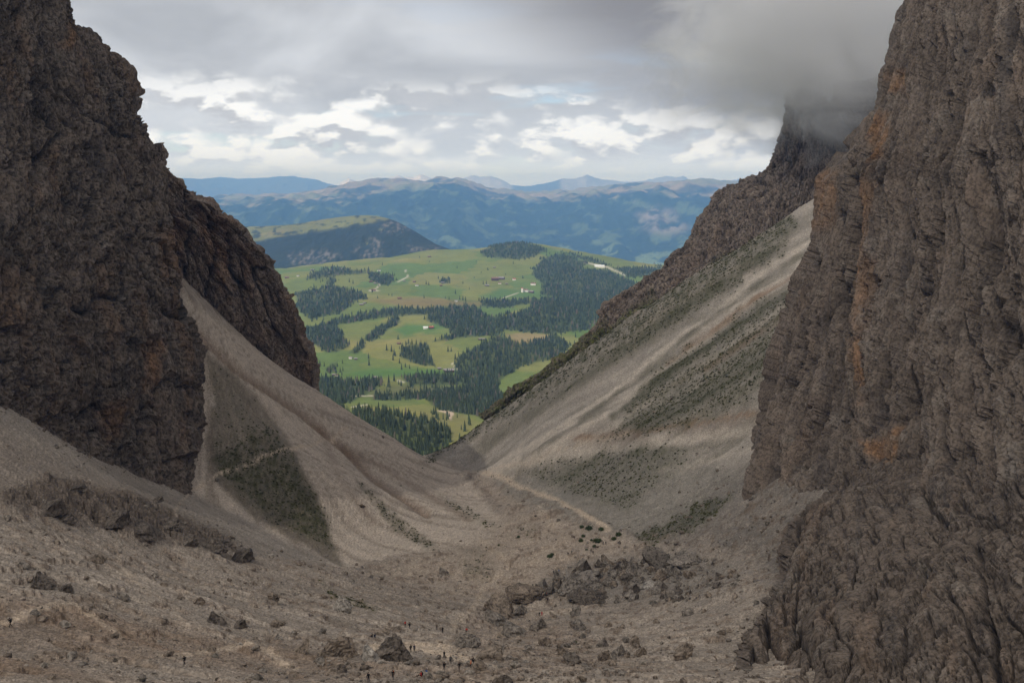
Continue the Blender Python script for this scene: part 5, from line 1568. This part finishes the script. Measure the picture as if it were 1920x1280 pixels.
GREEN = np.array([0.030, 0.042, 0.021])
CROWNS = []
for s in range(4):
    v, f, c = spruce(8, 12, s)
    CROWNS.append(raw_mesh('crown', v, f, GREEN * c[:, None], smooth=False))
tv = []
for z, r_ in ((-0.05, 0.016), (0.85, 0.004)):
    tv += [(r_ * math.cos(a * 1.047), r_ * math.sin(a * 1.047), z) for a in range(6)]
TRUNK = raw_mesh('trunk', tv, np.array([(j, (j + 1) % 6, 6 + (j + 1) % 6, 6 + j) for j in range(6)]))


def tree(p, h, label, group, i, name='spruce_tree'):
    root = obj(name, None, label=label, cat='tree', group=group)
    root.location = p
    root.scale = (h * 1.15, h * 1.15, h)
    root.rotation_euler = (0, 0, i * 2.4)
    obj('crown', CROWNS[i % 4], M_NEEDLE, root)
    obj('trunk', TRUNK, M_BARK, root)


LONE = [(691, 672), (692, 685), (739, 666), (737, 675), (749, 681), (768, 691), (783, 696), (760, 688), (753, 693), (729, 717), (739, 714), (840, 659), (846, 659), (641, 703), (643, 695), (638, 698), (630, 699), (725, 657), (734, 659), (600, 686), (608, 687), (642, 681),
        (601, 530), (605, 528), (655, 529), (662, 532), (736, 516), (740, 517), (805, 492), (729, 554), (735, 555), (795, 559), (854, 551), (799, 533), (804, 535), (857, 503), (893, 492), (880, 543), (868, 532), (906, 533), (912, 534), (1026, 641), (1079, 632), (1077, 645), (1068, 645), (835, 560), (842, 562), (862, 562), (868, 563), (873, 564), (717, 497), (607, 600)]
used = 0
for i, (a, b) in enumerate(LONE):
    p = PLATEAU.hit(a, b, 1500, 6800)
    far = p[1] > 3600
    tree(p - np.array([0, 0, 0.5]), (19 + 5 * math.sin(i * 7.1)), 'lone spruce standing on the open pasture far below' if far else 'lone dark spruce dotted on the green meadow beyond the gully mouth',
         'lone spruces on the far pasture' if far else 'lone spruces on the near meadow', i)
    used += 1

r = np.random.default_rng(77)
n = 260000
yy = np.sqrt(r.uniform(1500.0 ** 2, 6700.0 ** 2, n))
xx = r.uniform((400 - 960) / FPX, (1300 - 960) / FPX, n) * yy
zz = PLATEAU(xx, yy)
tpx, tpy = proj(np.stack([xx, yy, zz], -1))
jn = fbm(pts2(xx, yy, 110, 150, 8.0), 4, 0.6)
jx_, jy_ = tpx + 16 * jn, tpy + 7 * jn
fmask = np.zeros(n)
for pl in FORESTS:
    fmask = np.maximum(fmask, poly_mask(jx_, jy_, pl, 4.5) ** 1.5)
scrub = np.maximum(poly_mask(tpx, tpy, [(690, 738), (720, 722), (860, 722), (850, 738), (700, 748)], 3), poly_mask(tpx, tpy, [(780, 795), (790, 775), (830, 775), (890, 790), (860, 830), (830, 805)], 3)) * 0.10
patchy = 0.55 + 0.6 * fbm(pts2(xx, yy, 90, 90, 4.0), 3)
pk_ = np.maximum(fmask * np.clip(patchy + 0.35, 0.2, 1), np.maximum(scrub, 0.0012)) * np.minimum(1, (2400 / yy) ** 1.1) * 0.62
ok = (r.random(n) < pk_) & (poly_mask(tpx, tpy, WINDOW, 45) > 0.02)
# the wedge samples are uniform in area; thin them to real spacing
xx, yy, zz, tpx, tpy = xx[ok], yy[ok], zz[ok], tpx[ok], tpy[ok]
vis = poly_mask(tpx, tpy, WINDOW, 0.5) > 0.5
hh = (8 + 13 * r.random(len(xx)) ** 0.8) * np.where(yy > 4200, 0.9, 1.0)
order = np.argsort(np.where(vis, yy, 1e9))
indiv = order[:300 - used]
for i, k in enumerate(indiv):
    tree((xx[k], yy[k], zz[k] - 0.5), hh[k], 'tall dark spruce in the forest filling the mouth of the gully', 'spruces of the forest at the gully mouth', i)
rest = np.setdiff1d(np.arange(len(xx)), indiv)
print('trees', len(xx), 'individual', len(indiv) + used)
shapes = {True: [spruce(5, 8, 50 + s) for s in range(5)], False: [spruce(3, 5, 70 + s, 0.03) for s in range(5)]}
V_, F_, C_, off = [], [], [], 0
for nearby in (True, False):
    sel = rest[(yy[rest] < 3200) == nearby]
    for q in range(5):
        ss = sel[q::5]
        if len(ss) == 0:
            continue
        v, f, c = shapes[nearby][q]
        h = hh[ss][:, None]
        a = r.uniform(0, 6.28, len(ss))[:, None]
        wd = h * r.uniform(1.0, 1.45, (len(ss), 1)) * (1.05 if nearby else 1.55)
        X = (v[None, :, 0] * np.cos(a) - v[None, :, 1] * np.sin(a)) * wd + xx[ss][:, None]
        Y = (v[None, :, 0] * np.sin(a) + v[None, :, 1] * np.cos(a)) * wd + yy[ss][:, None]
        Z = v[None, :, 2] * h + zz[ss][:, None] - 0.8
        V_.append(np.stack([X, Y, Z], -1).reshape(-1, 3))
        F_.append((np.arange(len(ss))[:, None, None] * len(v) + f[None]).reshape(-1, 3) + off)
        tn = r.uniform(0.55, 1.7, (len(ss), 1, 1))
        dead = (r.random((len(ss), 1, 1)) < 0.05)
        cc = np.where(dead, np.array([0.10, 0.085, 0.07]), GREEN * tn) * c[None, :, None]
        C_.append(cc.reshape(-1, 3))
        off += len(ss) * len(v)
obj('forest', raw_mesh('forest', np.concatenate(V_), np.concatenate(F_), np.concatenate(C_), smooth=False), M_NEEDLE, kind='stuff', label='dark spruce forest covering parts of the pasture')

# ------------------------------------------------------------------ farmhouses and huts
M_PLASTER = flat_mat('white_plaster', (0.74, 0.72, 0.68), 0.85, 0.08, 0.4)
M_TIMBER = flat_mat('dark_timber', (0.085, 0.050, 0.035), 0.8, 0.25, 1.2)
M_SHINGLE = flat_mat('grey_shingle', (0.20, 0.19, 0.185), 0.85, 0.2, 0.8)
M_REDROOF = flat_mat('red_roof', (0.26, 0.085, 0.06), 0.8, 0.2, 0.8)
M_BROWNROOF = flat_mat('brown_roof', (0.16, 0.10, 0.075), 0.8, 0.2, 0.8)
M_GLASS = flat_mat('window_glass', (0.02, 0.025, 0.03), 0.15)
M_WHITEROOF = flat_mat('metal_roof', (0.62, 0.63, 0.64), 0.5)


def house_meshes(l, w_, h, g):
    hl, hw = l / 2, w_ / 2
    wall = raw_mesh('wall', [(-hl, -hw, -3), (hl, -hw, -3), (hl, hw, -3), (-hl, hw, -3), (-hl, -hw, h), (hl, -hw, h), (hl, hw, h), (-hl, hw, h)],
                    np.array([(0, 1, 5, 4), (1, 2, 6, 5), (2, 3, 7, 6), (3, 0, 4, 7)]), smooth=False)
    bm = bmesh.new()
    bm.from_mesh(wall)
    bm.verts.ensure_lookup_table()
    a, b = bm.verts.new((-hl, 0, h + g)), bm.verts.new((hl, 0, h + g))
    bm.verts.ensure_lookup_table()
    bm.faces.new((bm.verts[4], a, bm.verts[7]))
    bm.faces.new((bm.verts[5], bm.verts[6], b))
    bm.to_mesh(wall)
    bm.free()
    o = 0.9
    zr, ze = h + g, h - g * o / hw
    t_ = 0.45
    rv = []
    for x in (-hl - o, hl + o):
        rv += [(x, -hw - o, ze), (x, 0, zr), (x, hw + o, ze), (x, -hw - o, ze + t_), (x, 0, zr + t_), (x, hw + o, ze + t_)]
    rf_ = [(3, 9, 10, 4), (4, 10, 11, 5), (0, 1, 7, 6), (1, 2, 8, 7), (0, 6, 9, 3), (2, 5, 11, 8), (0, 3, 4, 1), (1, 4, 5, 2), (6, 7, 10, 9), (7, 8, 11, 10)]
    roof = raw_mesh('roof', rv, np.array(rf_), smooth=False)
    return wall, roof


def cuboid(name, lo, hi):
    return box_mesh(name, lo, hi)


def house(px, py, l, w_, h, rot, wallm, roofm, label, name='farmhouse', cat='house', windows=3, chimney=True, group=None):
    p = PLATEAU.hit(px, py, 1500, 6800)
    root = obj(name, None, label=label, cat=cat, group=group)
    root.location = p
    root.rotation_euler = (0, 0, math.radians(rot))
    wall, roof = house_meshes(l, w_, h, w_ * 0.32)
    wl = obj('wall', wall, wallm, root)
    rf_ = obj('roof', roof, roofm, root)
    if chimney:
        obj('chimney', cuboid('chimney', (l * 0.2, -0.5, h + w_ * 0.15), (l * 0.2 + 1.0, 0.5, h + w_ * 0.32 + 1.6)), M_PLASTER, rf_)
    for k in range(windows):
        x = -l / 2 + l * (k + 0.5) / windows
        for s in range(max(1, int(h / 3.2))):
            z = 1.0 + s * 2.8
            obj('window', cuboid('window', (x - 0.7, -w_ / 2 - 0.06, z), (x + 0.7, -w_ / 2 + 0.05, z + 1.5)), M_GLASS, root)
    obj('door', cuboid('door', (l / 2 - 0.05, -0.7, 0), (l / 2 + 0.07, 0.7, 2.2)), M_TIMBER, root)
    return root


house(928, 526, 34, 20, 11, 8, M_TIMBER, M_BROWNROOF, 'large dark timber hotel in the middle of the upper pasture', 'hotel', 'hotel', 8)
house(940, 524, 30, 15, 9, -18, M_TIMBER, M_SHINGLE, 'long grey-roofed wing right of the dark timber hotel', 'hotel', 'hotel', 6)
house(979, 548, 9, 9, 19, 0, M_PLASTER, M_REDROOF, 'slim white tower-like house left of the white farm group', 'tower_house', 'house', 1, False)
house(986, 547, 20, 13, 9, -10, M_PLASTER, M_BROWNROOF, 'white farmhouse with a brown roof beside the tower-like house', windows=4)
house(996, 549, 22, 13, 7, -20, M_TIMBER, M_SHINGLE, 'dark barn with a grey roof right of the white farmhouse', 'barn', 'barn', 3, False)
house(1000, 534, 24, 13, 7, -12, M_PLASTER, M_BROWNROOF, 'brown-roofed house on the slope above the white farm group', windows=4)
house(964, 525, 15, 11, 6, 10, M_PLASTER, M_REDROOF, 'small red-roofed house between the hotel and the forest')
house(1121, 501, 34, 16, 8, -8, M_PLASTER, M_WHITEROOF, 'long white lodge on the hill crest', 'lodge', 'house', 7)
house(1130, 502, 20, 14, 10, -14, M_PLASTER, M_WHITEROOF, 'taller white annex at the right end of the hill crest lodge', 'lodge', 'house', 4)
house(843, 697, 26, 13, 6, 4, M_TIMBER, M_SHINGLE, 'grey-roofed barn at the forest edge on the near meadow', 'barn', 'barn', 4, False)
house(834, 695, 9, 7, 4, 12, M_TIMBER, M_SHINGLE, 'little hut left of the grey-roofed barn', 'hut', 'hut', 1, False)
house(798, 616, 16, 9, 5, 3, M_PLASTER, M_WHITEROOF, 'white roofed shed left in the row on the bright green field', 'shed', 'shed', 3, False)
house(809, 616, 16, 10, 6, -6, M_TIMBER, M_REDROOF, 'red-roofed farmhouse right in the row on the bright green field')
HUTS = [(658, 672, 11), (667, 674, 9), (748, 645, 11), (703, 709, 11), (824, 692, 10), (632, 705, 9), (626, 704, 9), (586, 507, 20), (695, 529, 16), (703, 532, 12), (782, 536, 15), (749, 560, 16), (678, 572, 15), (684, 569, 12), (538, 521, 20), (559, 518, 12), (830, 531, 14), (827, 536, 12), (927, 502, 13), (913, 536, 20), (937, 532, 14), (900, 637, 11), (908, 637, 10),
        (805, 482, 16), (640, 505, 16), (711, 508, 15), (777, 529, 14), (758, 528, 10), (950, 533, 12), (940, 574, 12), (855, 565, 12), (617, 513, 14), (700, 545, 20)]
for i, (a, b, l) in enumerate(HUTS):
    far = b < 600
    house(a, b, l, l * 0.62, 3.6, (i * 37) % 60 - 30, M_TIMBER if i % 5 else M_PLASTER, (M_SHINGLE, M_SHINGLE, M_BROWNROOF)[i % 3],
          'tiny wooden hut scattered on the upper pasture' if far else 'tiny wooden hut on the near meadow beyond the gully mouth', 'hut', 'hut', 1, False,
          'huts scattered on the upper pasture' if far else 'huts on the near meadow')

# ------------------------------------------------------------------ air: haze, mist on the ridge, an unseen cloud deck added for shade
mh = bpy.data.materials.new('haze')
mh.use_nodes = True
t = NT(mh.node_tree)
vol = t.n('ShaderNodeVolumePrincipled', ins={'Color': (0.20, 0.46, 1.0, 1), 'Density': 4.3e-5, 'Absorption Color': (0.55, 0.55, 0.55, 1), 'Anisotropy': -0.1})
t.n('ShaderNodeOutputMaterial', ins={'Volume': vol.outputs[0]})
HZ = obj('haze', box_mesh('haze', (-42000, -4000, -2020), (42000, 57500, 520)), mh, kind='stuff', label='thin blue haze filling the air of the valley')

md = bpy.data.materials.new('cloud')  # surface of the added, unseen deck that filters sunlight onto the gully
md.use_nodes = True
t = NT(md.node_tree)
tl = t.n('ShaderNodeBsdfTranslucent', ins={'Color': (0.70, 0.70, 0.71, 1)})
df = t.n('ShaderNodeBsdfDiffuse', ins={'Color': (0.8, 0.8, 0.8, 1)})
mx = t.n('ShaderNodeMixShader', ins={0: 0.12, 1: tl.outputs[0], 2: df.outputs[0]})
mx = t.n('ShaderNodeMixShader', ins={0: 0.43, 1: mx.outputs[0], 2: t.n('ShaderNodeBsdfTransparent').outputs[0]})
t.n('ShaderNodeOutputMaterial', ins={'Surface': mx.outputs[0]})


def shade_deck():  # out-of-view cloud, shaped and placed to shade the foreground
    n = 90
    u = np.linspace(-1, 1, n)
    a, b = np.meshgrid(u, u)
    cx_, cy_ = -300.0, -360.0
    x, y = cx_ + a * 2100, cy_ + b * 1150
    r = np.sqrt(a * a + b * b) + 0.12 * fbm(pts2(x, y, 500, 500, 3.0), 4).reshape(a.shape)
    th = 260 * np.sqrt(np.clip(1 - r, 0, 1))
    lump = fbm(pts2(x, y, 260, 260, 1.0), 5).reshape(a.shape)
    top = 640 + th * 1.2 + 60 * lump * (th > 0)
    bot = 640 - th * 0.25 + 25 * lump * (th > 0)
    keep = (th[:-1, :-1] > 0) | (th[1:, :-1] > 0) | (th[:-1, 1:] > 0) | (th[1:, 1:] > 0)
    f = grid_faces(n, n).reshape(n - 1, n - 1, 4)[keep]
    bot = np.where(th > 0, bot, 640)
    top = np.where(th > 0, top, 640.5)
    v = np.concatenate([np.stack([x, y, bot], -1).reshape(-1, 3), np.stack([x, y, top], -1).reshape(-1, 3)])
    return raw_mesh('cloud', v, np.concatenate([f, f[:, ::-1] + n * n]))


obj('cloud', shade_deck(), md, kind='stuff', label='unseen low cloud deck added to shade the gully')

# mist wrapping the summit of the right-hand ridge
mm = bpy.data.materials.new('mist')
mm.use_nodes = True
t = NT(mm.node_tree)
pos = t.n('ShaderNodeNewGeometry').outputs['Position']
n = t.noise(t.mapping(pos, scale=(0.012, 0.012, 0.017)), 1.0, 7, 0.64, 0.9)
cen = t.mapping(t.n('ShaderNodeVectorMath', operation='SUBTRACT', ins={0: pos, 1: (345, 1095, 152)}).outputs[0], scale=(1 / 210, 1 / 190, 1 / 132))
rr = t.n('ShaderNodeVectorMath', operation='LENGTH', ins={0: cen}).outputs['Value']
den = t.math('MULTIPLY', t.rng(t.math('ADD', rr, t.math('MULTIPLY', t.math('SUBTRACT', n, 0.5), 2.3)), 0.40, 0.95, 1.0, 0.0), 0.021)
vol = t.n('ShaderNodeVolumePrincipled', ins={'Color': (0.99, 0.99, 0.99, 1), 'Density': den, 'Anisotropy': 0.2})
t.n('ShaderNodeOutputMaterial', ins={'Volume': vol.outputs[0]})
if True:
    obj('mist', box_mesh('mist', (90, 870, 15), (600, 1330, 295)), mm, kind='stuff', label='grey mist wrapped round the ridge summit')
